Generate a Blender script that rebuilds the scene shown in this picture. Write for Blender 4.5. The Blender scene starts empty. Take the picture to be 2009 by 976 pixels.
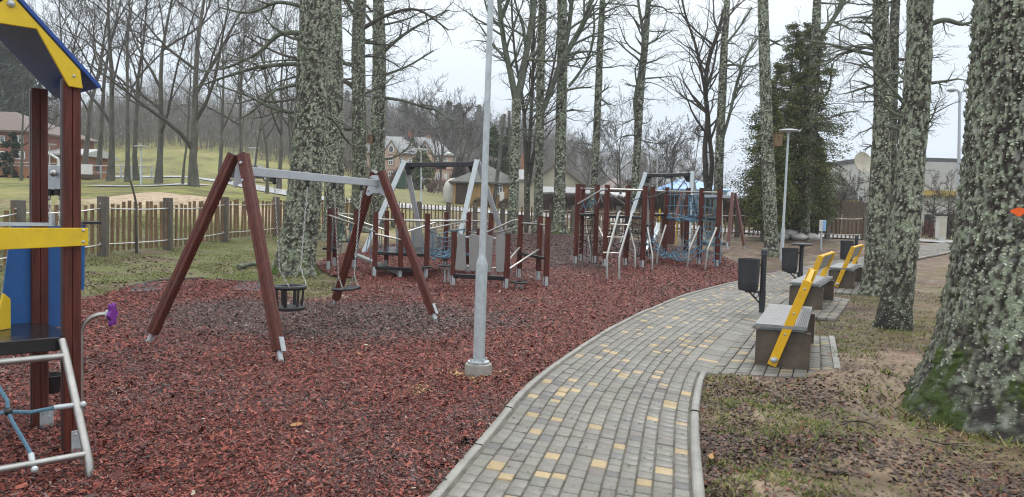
import bpy, math, random
import numpy as np
from mathutils import Vector, Matrix
R = math.radians
S = bpy.context.scene
COL = S.collection
# ------------------------------------------------------------------ camera
CH, FPX, PITCH, ROLL = 1.65, 1500.0, R(3.05), R(1.7)
f0 = Vector((0, math.cos(PITCH), -math.sin(PITCH))); r0 = Vector((1, 0, 0)); u0 = Vector((0, math.sin(PITCH), math.cos(PITCH)))
CR = math.cos(ROLL)*r0 + math.sin(ROLL)*u0
CU = -math.sin(ROLL)*r0 + math.cos(ROLL)*u0
cam = bpy.data.cameras.new('camera'); camo = bpy.data.objects.new('camera', cam); COL.objects.link(camo)
cam.lens = 36*FPX/2009; cam.clip_start = .05; cam.clip_end = 3000
m = Matrix.Identity(4)
for i, v in enumerate((CR, CU, -f0)):
    for j in range(3): m[j][i] = v[j]
m.translation = (0, 0, CH); camo.matrix_world = m
S.camera = camo
# ------------------------------------------------------------------ overcast sky, soft sun, exposure
SUN_EL, SUN_AZ = R(48), R(200)
w = bpy.data.worlds.new('World'); S.world = w; w.use_nodes = True
nt = w.node_tree; nt.nodes.clear(); N = nt.nodes.new; L = nt.links.new
out = N('ShaderNodeOutputWorld'); bg = N('ShaderNodeBackground'); L(bg.outputs[0], out.inputs[0])
sky = N('ShaderNodeTexSky'); sky.sky_type = 'NISHITA'; sky.sun_disc = False
sky.sun_elevation = SUN_EL; sky.sun_rotation = SUN_AZ; sky.air_density = 1.5; sky.dust_density = 4
tc = N('ShaderNodeTexCoord'); sep = N('ShaderNodeSeparateXYZ'); L(tc.outputs['Generated'], sep.inputs[0])
rp = N('ShaderNodeValToRGB'); L(sep.outputs['Z'], rp.inputs[0])
e = rp.color_ramp.elements
e[0].position = 0.0; e[0].color = (.61, .69, .775, 1)
e[1].position = 1.0; e[1].color = (1.75, 1.78, 1.80, 1)
x = e.new(.12); x.color = (.66, .74, .825, 1)
x = e.new(.30); x.color = (.82, .87, .92, 1)
nz = N('ShaderNodeTexNoise'); nz.inputs['Scale'].default_value = 2.2; nz.inputs['Detail'].default_value = 5
mp = N('ShaderNodeMapping'); mp.inputs['Scale'].default_value = (1, 1, 3.2); L(tc.outputs['Generated'], mp.inputs[0]); L(mp.outputs[0], nz.inputs[0])
mr = N('ShaderNodeMapRange'); mr.inputs[1].default_value = .3; mr.inputs[2].default_value = .7; mr.inputs[3].default_value = .93; mr.inputs[4].default_value = 1.06
L(nz.outputs[0], mr.inputs[0])
mu = N('ShaderNodeVectorMath'); mu.operation = 'SCALE'; L(rp.outputs[0], mu.inputs[0]); L(mr.outputs[0], mu.inputs['Scale'])
s10 = N('ShaderNodeVectorMath'); s10.operation = 'SCALE'; s10.inputs['Scale'].default_value = 9.6   # cloud layer in the sky texture's own units
L(mu.outputs[0], s10.inputs[0])
mx = N('ShaderNodeMix'); mx.data_type = 'RGBA'; mx.inputs[0].default_value = .94
L(sky.outputs[0], mx.inputs[6]); L(s10.outputs[0], mx.inputs[7]); L(mx.outputs[2], bg.inputs[0])
bg.inputs[1].default_value = .105
sl = bpy.data.lights.new('sun', 'SUN'); sl.energy = 1.1; sl.angle = R(20); sl.color = (1, .97, .93)
so = bpy.data.objects.new('sun', sl); COL.objects.link(so)
so.rotation_euler = (math.pi/2 - SUN_EL, 0, math.pi - SUN_AZ + math.pi)
S.view_settings.view_transform = 'Standard'; S.view_settings.look = 'None'; S.view_settings.gamma = 1
S.view_settings.exposure = 0.42
S.cycles.max_bounces = 6; S.cycles.diffuse_bounces = 3; S.cycles.glossy_bounces = 3; S.cycles.transparent_max_bounces = 6
S.cycles.use_adaptive_sampling = True; S.cycles.adaptive_threshold = .008; S.cycles.use_denoising = True; S.cycles.denoiser = 'OPENIMAGEDENOISE'; S.cycles.denoising_input_passes = 'RGB_ALBEDO_NORMAL'; S.cycles.denoising_prefilter = 'ACCURATE'; S.cycles.pixel_filter_type = 'BLACKMAN_HARRIS'; S.cycles.filter_width = 1.15; S.cycles.sample_clamp_indirect = 4

# ------------------------------------------------------------------ helpers
TC = np.array([-.80, -.60, -.436, -.27, -.136, 0, .13, .30, .464, .664])
TY = np.array([0, 12, 16, 20, 26, 38, 50, 70, 120, 150, 200, 250, 700.])
TZ = np.array([
 [0, .05, .25, .75, 1.1, 1.7, 2.4, 3.7, 8, 11, 16, 20, 40],
 [0, .05, .25, .65, 1.05, 1.7, 2.4, 3.7, 8, 11, 16, 20, 40],
 [0, .05, .15, .3, .9, 1.9, 2.6, 3.8, 9.5, 13, 18, 22, 40],
 [0, 0, .05, .15, .4, 1.2, 2.0, 3.0, 7, 10, 15, 20, 40],
 [0, 0, 0, .05, .2, .6, 1.7, 2.4, 4.5, 6, 12, 16, 34],
 [0, 0, 0, .05, .2, .58, 1.35, 1.6, 3, 5, 9, 13, 26],
 [0, 0, 0, .05, .2, .58, 1.3, 1.6, 2.4, 3, 4.5, 7, 15],
 [0, 0, 0, .05, .2, .55, .9, 1.2, 1.6, 1.8, 2, 3, 8],
 [0, 0, 0, .05, .2, .56, .7, .8, 1, 1.2, 1.5, 2, 5],
 [0, 0, 0, .03, .15, .4, .5, .6, 1, 1.2, 1.5, 2, 5]])
BUMPS = [(-12.5, 31, 2.6, 1.3, .55), (-15.5, 33, 2.2, 1.2, .4), (-9.6, 33, 2.0, 1.2, .35), (-18.5, 30, 2, 1.1, .3)]
def HZ(x, y):
    x = np.asarray(x, float); y = np.asarray(y, float)
    t = np.clip(x/np.maximum(y, 6.), TC[0], TC[-1]-1e-6)
    i = np.clip(np.searchsorted(TC, t, side='right')-1, 0, len(TC)-2)
    a = (t-TC[i])/(TC[i+1]-TC[i]); yy = np.clip(y, 0, 699.9)
    j = np.clip(np.searchsorted(TY, yy, side='right')-1, 0, len(TY)-2)
    b = (yy-TY[j])/(TY[j+1]-TY[j])
    z = (TZ[i, j]*(1-a)+TZ[i+1, j]*a)*(1-b) + (TZ[i, j+1]*(1-a)+TZ[i+1, j+1]*a)*b
    for (cx, cy, sx, sy, h) in BUMPS:
        z = z + h*np.exp(-((x-cx)/sx)**2-((y-cy)/sy)**2)
    return z
def hz(x, y): return float(HZ(x, y))
def ray(px, py): return f0 + CR*((px-1004.5)/FPX) + CU*((488-py)/FPX)
def A(px, py, Y):                       # a point of the photograph at distance Y
    d = ray(px, py); return Vector((0, 0, CH)) + d*(Y/d.y)
def G(px, py):                          # a point of the photograph on the ground
    d = ray(px, py); Y = 2.0; prev = 2.0
    while Y < 400:
        p = Vector((0, 0, CH)) + d*(Y/d.y)
        if p.z <= hz(p.x, p.y): break
        prev = Y; Y *= 1.02
    lo, hi = prev, Y
    for _ in range(24):
        mid = (lo+hi)/2; p = Vector((0, 0, CH)) + d*(mid/d.y)
        if p.z <= hz(p.x, p.y): hi = mid
        else: lo = mid
    p.z = hz(p.x, p.y); return p
def gy(px, Y):                          # ground point below picture column px at distance Y
    x = (px-1004.5)/FPX*Y
    return Vector((x, Y, hz(x, Y)))

def vnoise(p, seed=0):
    p = np.asarray(p, float); i = np.floor(p).astype(np.int64); f = p-i; f = f*f*(3-2*f)
    def h(a, b, c):
        n = (a*374761393 + b*668265263 + c*2147483647 + seed*974711) & 0xffffffff
        n = ((n ^ (n >> 13))*1274126177) & 0xffffffff
        n = ((n ^ (n >> 16))*2246822519) & 0xffffffff
        return ((n ^ (n >> 15)) & 0xffff)/65535.
    r = 0
    for a in (0, 1):
        for b in (0, 1):
            for c in (0, 1):
                wt = (f[..., 0] if a else 1-f[..., 0])*(f[..., 1] if b else 1-f[..., 1])*(f[..., 2] if c else 1-f[..., 2])
                r = r + wt*h(i[..., 0]+a, i[..., 1]+b, i[..., 2]+c)
    return r
def fbm(p, seed=0, o=3):
    p = np.asarray(p, float); r = 0; a = .5; t = 0
    for k in range(o): r = r+a*vnoise(p*(2.03**k), seed+k); t += a; a *= .55
    return r/t

def np_mesh(name, V, F, col=None, smooth=False):
    V = np.asarray(V, np.float32).reshape(-1, 3)
    Fs = F if isinstance(F, list) else [F]
    Fs = [np.asarray(q, np.int32) for q in Fs if len(q)]
    me = bpy.data.meshes.new(name); me.vertices.add(len(V)); me.vertices.foreach_set('co', V.ravel())
    nl = sum(q.size for q in Fs); npol = sum(len(q) for q in Fs)
    me.loops.add(nl); me.loops.foreach_set('vertex_index', np.concatenate([q.ravel() for q in Fs]))
    me.polygons.add(npol)
    tot = np.concatenate([np.full(len(q), q.shape[1], np.int32) for q in Fs])
    st = np.concatenate([[0], np.cumsum(tot)[:-1]]).astype(np.int32)
    me.polygons.foreach_set('loop_start', st)
    try: me.polygons.foreach_set('loop_total', tot)
    except Exception: pass
    if smooth: me.polygons.foreach_set('use_smooth', np.ones(npol, bool))
    if col is not None:
        c = np.ones((len(V), 4), np.float32); c[:, :3] = np.asarray(col, np.float32).reshape(-1, 3)
        at = me.attributes.new('Col', 'FLOAT_COLOR', 'POINT'); at.data.foreach_set('color', c.ravel())
    me.update(calc_edges=True); me.validate()
    return me
def link(name, me, mat, parent=None, loc=None):
    o = bpy.data.objects.new(name, me); COL.objects.link(o)
    if mat is not None and not len(me.materials): me.materials.append(mat)
    if parent is not None: o.parent = parent
    if loc is not None: o.location = loc
    return o
def tag(o, label=None, cat=None, group=None, kind=None):
    if label: o['label'] = label
    if cat: o['category'] = cat
    if group: o['group'] = group
    if kind: o['kind'] = kind
    return o
def thing(name, label, cat, loc=(0, 0, 0), rz=0, group=None):
    o = bpy.data.objects.new(name, None); COL.objects.link(o); o.location = loc; o.rotation_euler = (0, 0, rz)
    o.empty_display_size = .2
    return tag(o, label, cat, group)
def copy_tree(o, parent=None):
    c = o.copy(); COL.objects.link(c)
    if parent is not None: c.parent = parent
    for ch in [q for q in COL.objects if q.parent == o]: copy_tree(ch, c)
    return c

class MB:
    def __init__(s): s.v = []; s.f = []
    def add(s, vs, fs):
        n = len(s.v); s.v += [tuple(q) for q in vs]; s.f += [tuple(i+n for i in q) for q in fs]; return s
    def box(s, c, d, M=None):
        hx, hy, hh = d[0]/2, d[1]/2, d[2]/2
        vs = [Vector((x, y, z)) for z in (-hh, hh) for x, y in ((-hx, -hy), (hx, -hy), (hx, hy), (-hx, hy))]
        if M is not None: vs = [M @ q for q in vs]
        c = Vector(c)
        return s.add([q+c for q in vs], [(3, 2, 1, 0), (4, 5, 6, 7), (0, 1, 5, 4), (1, 2, 6, 5), (2, 3, 7, 6), (3, 0, 4, 7)])
    def frame(s, p0, p1, side=None):
        p0, p1 = Vector(p0), Vector(p1); t = (p1-p0).normalized()
        if side is None: side = Vector((1, 0, 0)) if abs(t.x) < .8 else Vector((0, 1, 0))
        a = Vector(side); a = (a - t*a.dot(t)).normalized(); return p0, p1, a, t.cross(a)
    def bar(s, p0, p1, wa, wb, side=None):          # box section beam
        p0, p1, a, b = s.frame(p0, p1, side)
        q = [(-1, -1), (1, -1), (1, 1), (-1, 1)]
        vs = [p + a*(i*wa/2) + b*(j*wb/2) for p in (p0, p1) for i, j in q]
        return s.add(vs, [(0, 3, 2, 1), (4, 5, 6, 7), (0, 1, 5, 4), (1, 2, 6, 5), (2, 3, 7, 6), (3, 0, 4, 7)])
    def post(s, p0, p1, w, side=None):              # square timber with a V groove down every face
        p0, p1, a, b = s.frame(p0, p1, side); h = w/2; c = w*.09; g = w*.035; k = w*.07
        prof = [(-h+c, -h), (-g, -h), (0, -h+k), (g, -h), (h-c, -h)]
        pr = []
        for r in range(4):
            cs, sn = [(1, 0), (0, 1), (-1, 0), (0, -1)][r]
            pr += [(x*cs-y*sn, x*sn+y*cs) for x, y in prof]
        n = len(pr)
        vs = [p + a*x + b*y for p in (p0, p1) for x, y in pr]
        return s.add(vs, [tuple(range(n-1, -1, -1)), tuple(range(n, 2*n))] + [(i, (i+1) % n, n+(i+1) % n, n+i) for i in range(n)])
    def tube(s, pts, r, k=8, closed=False):
        pts = [Vector(p) for p in pts]; n = len(pts); rs = r if isinstance(r, (list, tuple)) else [r]*n
        base = len(s.v); a = None
        for i, p in enumerate(pts):
            if closed: t = (pts[(i+1) % n]-pts[i-1]).normalized()
            else: t = (pts[min(i+1, n-1)]-pts[max(i-1, 0)]).normalized()
            if a is None:
                a = Vector((1, 0, 0)) if abs(t.x) < .7 else Vector((0, 1, 0))
            a = (a-t*a.dot(t)).normalized(); b = t.cross(a)
            for j in range(k):
                q = 2*math.pi*j/k; s.v.append(tuple(p+(a*math.cos(q)+b*math.sin(q))*rs[i]))
        for i in range(n if closed else n-1):
            i2 = (i+1) % n
            for j in range(k):
                s.f.append((base+i*k+j, base+i*k+(j+1) % k, base+i2*k+(j+1) % k, base+i2*k+j))
        if not closed:
            s.f.append(tuple(base+j for j in range(k-1, -1, -1))); s.f.append(tuple(base+(n-1)*k+j for j in range(k)))
        return s
    def cyl(s, p0, p1, r0, r1=None, k=16): return s.tube([p0, p1], [r0, r0 if r1 is None else r1], k)
    def lathe(s, prof, c=(0, 0, 0), k=20):
        base = len(s.v); c = Vector(c)
        for r, z in prof:
            for j in range(k):
                q = 2*math.pi*j/k; s.v.append(tuple(c+Vector((r*math.cos(q), r*math.sin(q), z))))
        for i in range(len(prof)-1):
            for j in range(k): s.f.append((base+i*k+j, base+i*k+(j+1) % k, base+(i+1)*k+(j+1) % k, base+(i+1)*k+j))
        s.f.append(tuple(base+j for j in range(k-1, -1, -1))); s.f.append(tuple(base+(len(prof)-1)*k+j for j in range(k)))
        return s
    def prism(s, pts, n, th):                       # outline pts thickened by th along n
        n = Vector(n).normalized(); pts = [Vector(p) for p in pts]; k = len(pts)
        return s.add([p-n*th/2 for p in pts]+[p+n*th/2 for p in pts], [tuple(range(k-1, -1, -1)), tuple(range(k, 2*k))]+[(i, (i+1) % k, k+(i+1) % k, k+i) for i in range(k)])
    def ball(s, c, r, k=10, sq=1):
        return s.lathe([(max(r*math.sin(math.pi*i/6), .001), -r*sq*math.cos(math.pi*i/6)) for i in range(7)], c, k)
    def build(s, name, mat, parent=None, bevel=0, smooth=False, label=None):
        off = Vector((0, 0, 0))
        if parent is not None and not parent.get('local'):
            q = parent
            while q is not None: off += q.location; q = q.parent
        V = np.array(s.v, np.float32)-np.array(off, np.float32)
        me = bpy.data.meshes.new(name); me.from_pydata(V.tolist(), [], s.f); me.update()
        import bmesh
        bm = bmesh.new(); bm.from_mesh(me); bmesh.ops.recalc_face_normals(bm, faces=bm.faces); bm.to_mesh(me); bm.free()
        if smooth:
            me.polygons.foreach_set('use_smooth', np.ones(len(me.polygons), bool))
            try: me.set_sharp_from_angle(angle=R(40))
            except Exception: pass
        o = link(name, me, mat, parent)
        if parent is not None and parent.get('local'): o['local'] = 1
        if bevel:
            b = o.modifiers.new('edge', 'BEVEL'); b.width = bevel; b.segments = 2; b.limit_method = 'ANGLE'; b.angle_limit = R(40)
        if label: o['label'] = label
        return o

# ------------------------------------------------------------------ materials
def mat(name, col, rough=.6, var=.25, scale=8, stretch=(1, 1, 1), bump=.0, bscale=None, metal=0, col2=None, rvar=.0, spec=.5, dirt=0):
    m = bpy.data.materials.new(name); m.use_nodes = True; t = m.node_tree; b = t.nodes['Principled BSDF']; N = t.nodes.new; L = t.links.new
    tc = N('ShaderNodeTexCoord'); mp = N('ShaderNodeMapping'); mp.inputs['Scale'].default_value = stretch; L(tc.outputs['Object'], mp.inputs[0])
    n = N('ShaderNodeTexNoise'); n.inputs['Scale'].default_value = scale; n.inputs['Detail'].default_value = 7; n.inputs['Roughness'].default_value = .62; L(mp.outputs[0], n.inputs[0])
    mx = N('ShaderNodeMix'); mx.data_type = 'RGBA'
    c2 = col2 or tuple(min(1, c*(1+var)) for c in col)
    mx.inputs[6].default_value = (*[c*(1-var) for c in col], 1); mx.inputs[7].default_value = (*c2, 1)
    mr = N('ShaderNodeMapRange'); mr.inputs[1].default_value = .3; mr.inputs[2].default_value = .7; L(n.outputs[0], mr.inputs[0])
    L(mr.outputs[0], mx.inputs[0]); src = mx.outputs[2]
    if dirt:
        nd = N('ShaderNodeTexNoise'); nd.inputs['Scale'].default_value = 3.1; nd.inputs['Detail'].default_value = 9; nd.inputs['Roughness'].default_value = .72; L(tc.outputs['Object'], nd.inputs[0])
        md = N('ShaderNodeMapRange'); md.inputs[1].default_value = .52; md.inputs[2].default_value = .74; md.inputs[3].default_value = 0; md.inputs[4].default_value = dirt; L(nd.outputs[0], md.inputs[0])
        m2 = N('ShaderNodeMix'); m2.data_type = 'RGBA'; L(md.outputs[0], m2.inputs[0]); L(src, m2.inputs[6]); m2.inputs[7].default_value = (.075, .065, .05, 1); src = m2.outputs[2]
    L(src, b.inputs['Base Color'])
    b.inputs['Metallic'].default_value = metal; b.inputs['Roughness'].default_value = rough
    if 'Specular IOR Level' in b.inputs: b.inputs['Specular IOR Level'].default_value = spec
    if rvar:
        mr2 = N('ShaderNodeMapRange'); mr2.inputs[3].default_value = rough-rvar; mr2.inputs[4].default_value = rough+rvar; mr2.inputs[1].default_value = .3; mr2.inputs[2].default_value = .7
        n2 = N('ShaderNodeTexNoise'); n2.inputs['Scale'].default_value = scale*.37; n2.inputs['Detail'].default_value = 4; L(tc.outputs['Object'], n2.inputs[0])
        L(n2.outputs[0], mr2.inputs[0]); L(mr2.outputs[0], b.inputs['Roughness'])
    if bump:
        bp = N('ShaderNodeBump'); bp.inputs['Strength'].default_value = bump; bp.inputs['Distance'].default_value = .02
        n3 = N('ShaderNodeTexNoise'); n3.inputs['Scale'].default_value = bscale or scale*3; n3.inputs['Detail'].default_value = 6; L(mp.outputs[0], n3.inputs[0])
        L(n3.outputs[0], bp.inputs['Height']); L(bp.outputs[0], b.inputs['Normal'])
    return m
def vmat(name, rough=.7, var=.3, scale=20, bump=.0, bscale=60, spec=.4, rvar=0):
    m = bpy.data.materials.new(name); m.use_nodes = True; t = m.node_tree; b = t.nodes['Principled BSDF']; N = t.nodes.new; L = t.links.new
    at = N('ShaderNodeAttribute'); at.attribute_name = 'Col'
    tc = N('ShaderNodeTexCoord'); n = N('ShaderNodeTexNoise'); n.inputs['Scale'].default_value = scale; n.inputs['Detail'].default_value = 6; n.inputs['Roughness'].default_value = .65; L(tc.outputs['Object'], n.inputs[0])
    mr = N('ShaderNodeMapRange'); mr.inputs[1].default_value = .3; mr.inputs[2].default_value = .7; mr.inputs[3].default_value = 1-var; mr.inputs[4].default_value = 1+var; L(n.outputs[0], mr.inputs[0])
    mu = N('ShaderNodeVectorMath'); mu.operation = 'SCALE'; L(at.outputs['Color'], mu.inputs[0]); L(mr.outputs[0], mu.inputs['Scale']); L(mu.outputs[0], b.inputs['Base Color'])
    b.inputs['Roughness'].default_value = rough
    if 'Specular IOR Level' in b.inputs: b.inputs['Specular IOR Level'].default_value = spec
    if rvar:
        n2 = N('ShaderNodeTexNoise'); n2.inputs['Scale'].default_value = 1.3; n2.inputs['Detail'].default_value = 4; L(tc.outputs['Object'], n2.inputs[0])
        m2 = N('ShaderNodeMapRange'); m2.inputs[1].default_value = .35; m2.inputs[2].default_value = .65; m2.inputs[3].default_value = rough-rvar; m2.inputs[4].default_value = rough+rvar
        L(n2.outputs[0], m2.inputs[0]); L(m2.outputs[0], b.inputs['Roughness'])
    if bump:
        bp = N('ShaderNodeBump'); bp.inputs['Strength'].default_value = bump; bp.inputs['Distance'].default_value = .02
        n3 = N('ShaderNodeTexNoise'); n3.inputs['Scale'].default_value = bscale; n3.inputs['Detail'].default_value = 6; L(tc.outputs['Object'], n3.inputs[0])
        L(n3.outputs[0], bp.inputs['Height']); L(bp.outputs[0], b.inputs['Normal'])
    return m
M = {}
M['timber'] = mat('red_brown_timber', (.092, .021, .013), .5, .5, 5, (9, 9, .6), .25, 14, rvar=.1, dirt=.4, spec=.35)
M['timber_dark'] = mat('dark_brown_timber', (.040, .016, .013), .4, .4, 5, (9, 9, .6), .25, 14, rvar=.1)
M['timber_pale'] = mat('faded_red_timber', (.16, .07, .06), .5, .3, 5, (9, 9, .6), .2, 14)
M['galv'] = mat('galvanised_steel', (.46, .51, .53), .45, .16, 22, (1, 1, .6), .05, metal=.35, rvar=.12, dirt=.3)
M['galv_beam'] = mat('grey_painted_steel', (.42, .45, .48), .4, .08, 9, metal=.15)
M['seat'] = mat('dull_grey_seat_grating', (.27, .28, .285), .5, .15, 12, metal=.2, dirt=.3)
M['inox'] = mat('brushed_stainless_steel', (.40, .395, .375), .36, .16, 12, metal=.8, rvar=.08, dirt=.2)
M['chain'] = mat('zinc_chain', (.50, .50, .49), .35, .2, 40, metal=.8)
M['black'] = mat('black_rubber', (.014, .014, .016), .45, .4, 14, rvar=.1)
M['deckblack'] = mat('wet_black_board', (.016, .016, .018), .2, .3, 10, rvar=.12)
M['yellow'] = mat('yellow_board', (.70, .48, .010), .5, .08, 7, bump=.08, bscale=160, dirt=.35)
M['yellow_bench'] = mat('yellow_painted_steel', (.76, .43, .010), .42, .08, 6, dirt=.3)
M['blue'] = mat('blue_board', (.014, .10, .32), .45, .14, 8, dirt=.35)
M['roofblue'] = mat('dark_blue_board', (.010, .06, .27), .42, .15, 8)
M['panel'] = mat('grey_laminate_board', (.24, .24, .235), .5, .1, 6, dirt=.25)
M['rope'] = mat('blue_rope', (.075, .165, .235), .7, .3, 90, bump=.3, bscale=200)
M['ropeblack'] = mat('dark_rope', (.025, .03, .035), .7, .3, 90)
M['purple'] = mat('purple_board', (.14, .015, .22), .4, .1, 9)
M['anthracite'] = mat('anthracite_paint', (.030, .034, .040), .42, .12, 18)
M['corten'] = mat('brown_steel_slab', (.070, .052, .040), .5, .3, 4, bump=.05, rvar=.15, col2=(.13, .10, .075))
M['concrete'] = mat('damp_concrete', (.24, .22, .19), .6, .2, 9, bump=.2, bscale=60, col2=(.33, .31, .28))
M['kerb'] = mat('concrete_kerb', (.22, .215, .195), .5, .28, 4, bump=.2, bscale=90, rvar=.15)
M['fencewood'] = mat('robinia_stave', (.165, .098, .048), .7, .4, 6, (4, 4, .8), .2, 30, col2=(.26, .165, .085))
M['fencepost'] = mat('grey_brown_fence_post', (.115, .10, .085), .7, .25, 5, (3, 3, .7), .2, 40)
M['wire'] = mat('fence_wire', (.55, .55, .54), .45, .1, 10, metal=.5)
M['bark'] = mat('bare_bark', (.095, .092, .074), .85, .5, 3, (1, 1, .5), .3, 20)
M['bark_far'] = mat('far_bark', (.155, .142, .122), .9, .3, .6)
M['twig'] = mat('dark_twigs', (.060, .052, .042), .85, .4, 2)
M['trunkv'] = vmat('lichen_bark', .85, .3, 26, .5, 55)
M['leafv'] = vmat('leaf_colour', .7, .18, 14, spec=.2)
M['chipv'] = vmat('wood_chip', .55, .3, 60, spec=.25)
M['paverv'] = vmat('concrete_paver', .6, .16, 38, .05, 150, spec=.35, rvar=.14)
M['groundv'] = vmat('soil', .78, .42, 5.5, .7, 14, spec=.22, rvar=.15)
M['glass'] = mat('window_glass', (.06, .075, .09), .08, .3, .8, spec=.8)
M['white'] = mat('white_paint', (.72, .72, .70), .5, .06, 5)
M['road'] = mat('wet_pale_asphalt', (.42, .42, .42), .3, .12, 1.5, rvar=.12)
M['lichentwig'] = mat('greenish_limb_bark', (.105, .118, .085), .85, .55, 7, (1, 1, .5), .3, 30)
# ------------------------------------------------------------------ outlines read off the place (world XY)
def GP(l): return [G(*q) for q in l]
def xy(l): return np.array([(p.x, p.y) for p in l])
def inside(P, poly):
    x, y = P[:, 0], P[:, 1]; r = np.zeros(len(P), bool); n = len(poly); j = n-1
    for i in range(n):
        xi, yi = poly[i]; xj, yj = poly[j]
        c = ((yi > y) != (yj > y)) & (x < (xj-xi)*(y-yi)/(yj-yi+1e-12)+xi)
        r ^= c; j = i
    return r
def resample(P, n):
    P = np.asarray(P, float)
    for _ in range(2):      # soften the polyline
        Q = [P[0]]
        for a, b in zip(P[:-1], P[1:]): Q += [a*.75+b*.25, a*.25+b*.75]
        P = np.array(Q+[P[-1]])
    s = np.concatenate([[0], np.cumsum(np.linalg.norm(np.diff(P, axis=0), axis=1))])
    q = np.linspace(0, s[-1], n)
    return np.stack([np.interp(q, s, P[:, i]) for i in range(P.shape[1])], 1)
PL = xy(GP([(850, 976), (900, 915), (960, 848), (1022, 770), (1090, 715), (1180, 656), (1262, 612), (1350, 578), (1425, 559), (1478, 545), (1540, 532), (1612, 519), (1700, 503), (1790, 485), (1850, 476)]))
PR = xy(GP([(1378, 976), (1370, 890), (1367, 810), (1381, 735), (1425, 682), (1466, 645), (1500, 616), (1540, 586), (1582, 562), (1638, 545), (1700, 529), (1800, 508), (1850, 499), (1885, 490)]))
d0, d1 = PL[0]-PL[1], PR[0]-PR[1]
PL = np.vstack([PL[0]+d0/np.linalg.norm(d0)*3.2, PL]); PR = np.vstack([PR[0]+d1/np.linalg.norm(d1)*3.2, PR])
PL[0][1] = PR[0][1]
NPT = 700
pl, pr = resample(PL, NPT), resample(PR, NPT)
PATH = np.vstack([pl, pr[::-1]])
PADS = [xy(GP(q)) for q in ([(1384, 737), (1640, 748), (1627, 664), (1466, 647)], [(1512, 615), (1640, 629), (1668, 590), (1560, 576)], [(1592, 574), (1684, 578), (1700, 546), (1632, 546)])]
CHIPS = np.vstack([xy(GP([(-330, 700), (-60, 625), (150, 592), (240, 569), (310, 554), (400, 549), (500, 556), (585, 590), (648, 588), (705, 548), (650, 542), (612, 522), (640, 508), (720, 486), (850, 468), (1000, 462), (1100, 461), (1180, 466), (1290, 478), (1405, 497), (1440, 513), (1474, 541)])), pl[::-1][int(NPT*.42):]])
# cut the path's left edge where the chip bed ends
k0 = np.argmin(np.linalg.norm(pl-xy([G(1474, 546)])[0], axis=1))
CHIPS = np.vstack([xy(GP([(-330, 700), (-60, 625), (150, 592), (240, 569), (310, 554), (400, 549), (500, 556), (585, 590), (648, 588), (705, 548), (650, 542), (612, 522), (640, 508), (720, 486), (850, 468), (1000, 462), (1100, 461), (1180, 466), (1290, 478), (1405, 497), (1440, 513)])), pl[:k0][::-1], np.array([[-9, -1.5], [-9, 3]])])
MUDB = [(G(1450, 755), .42, .07), (G(1440, 806), .33, .05), (G(1680, 880), .5, .06), (G(1745, 712), .8, .07), (G(1720, 765), .7, .05), (G(1560, 880), .3, .03), (G(1500, 950), .35, .03), (G(1690, 752), .45, .06), (G(1640, 590), .3, .04), (G(655, 583), .3, .06)]
def ground_noise(x, y):
    P = np.stack([x, y, 0*x], -1)
    z = -.055+.05*fbm(P*1.1, 5, 4)
    for p, s, h in MUDB: z = z+(h+.03)*np.exp(-((x-p.x)**2+(y-p.y)**2)/s**2)
    rt = [(2.62+.0, 6.2)]
    return z
def GZ(x, y): return HZ(x, y)+ground_noise(np.asarray(x, float), np.asarray(y, float))
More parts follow.
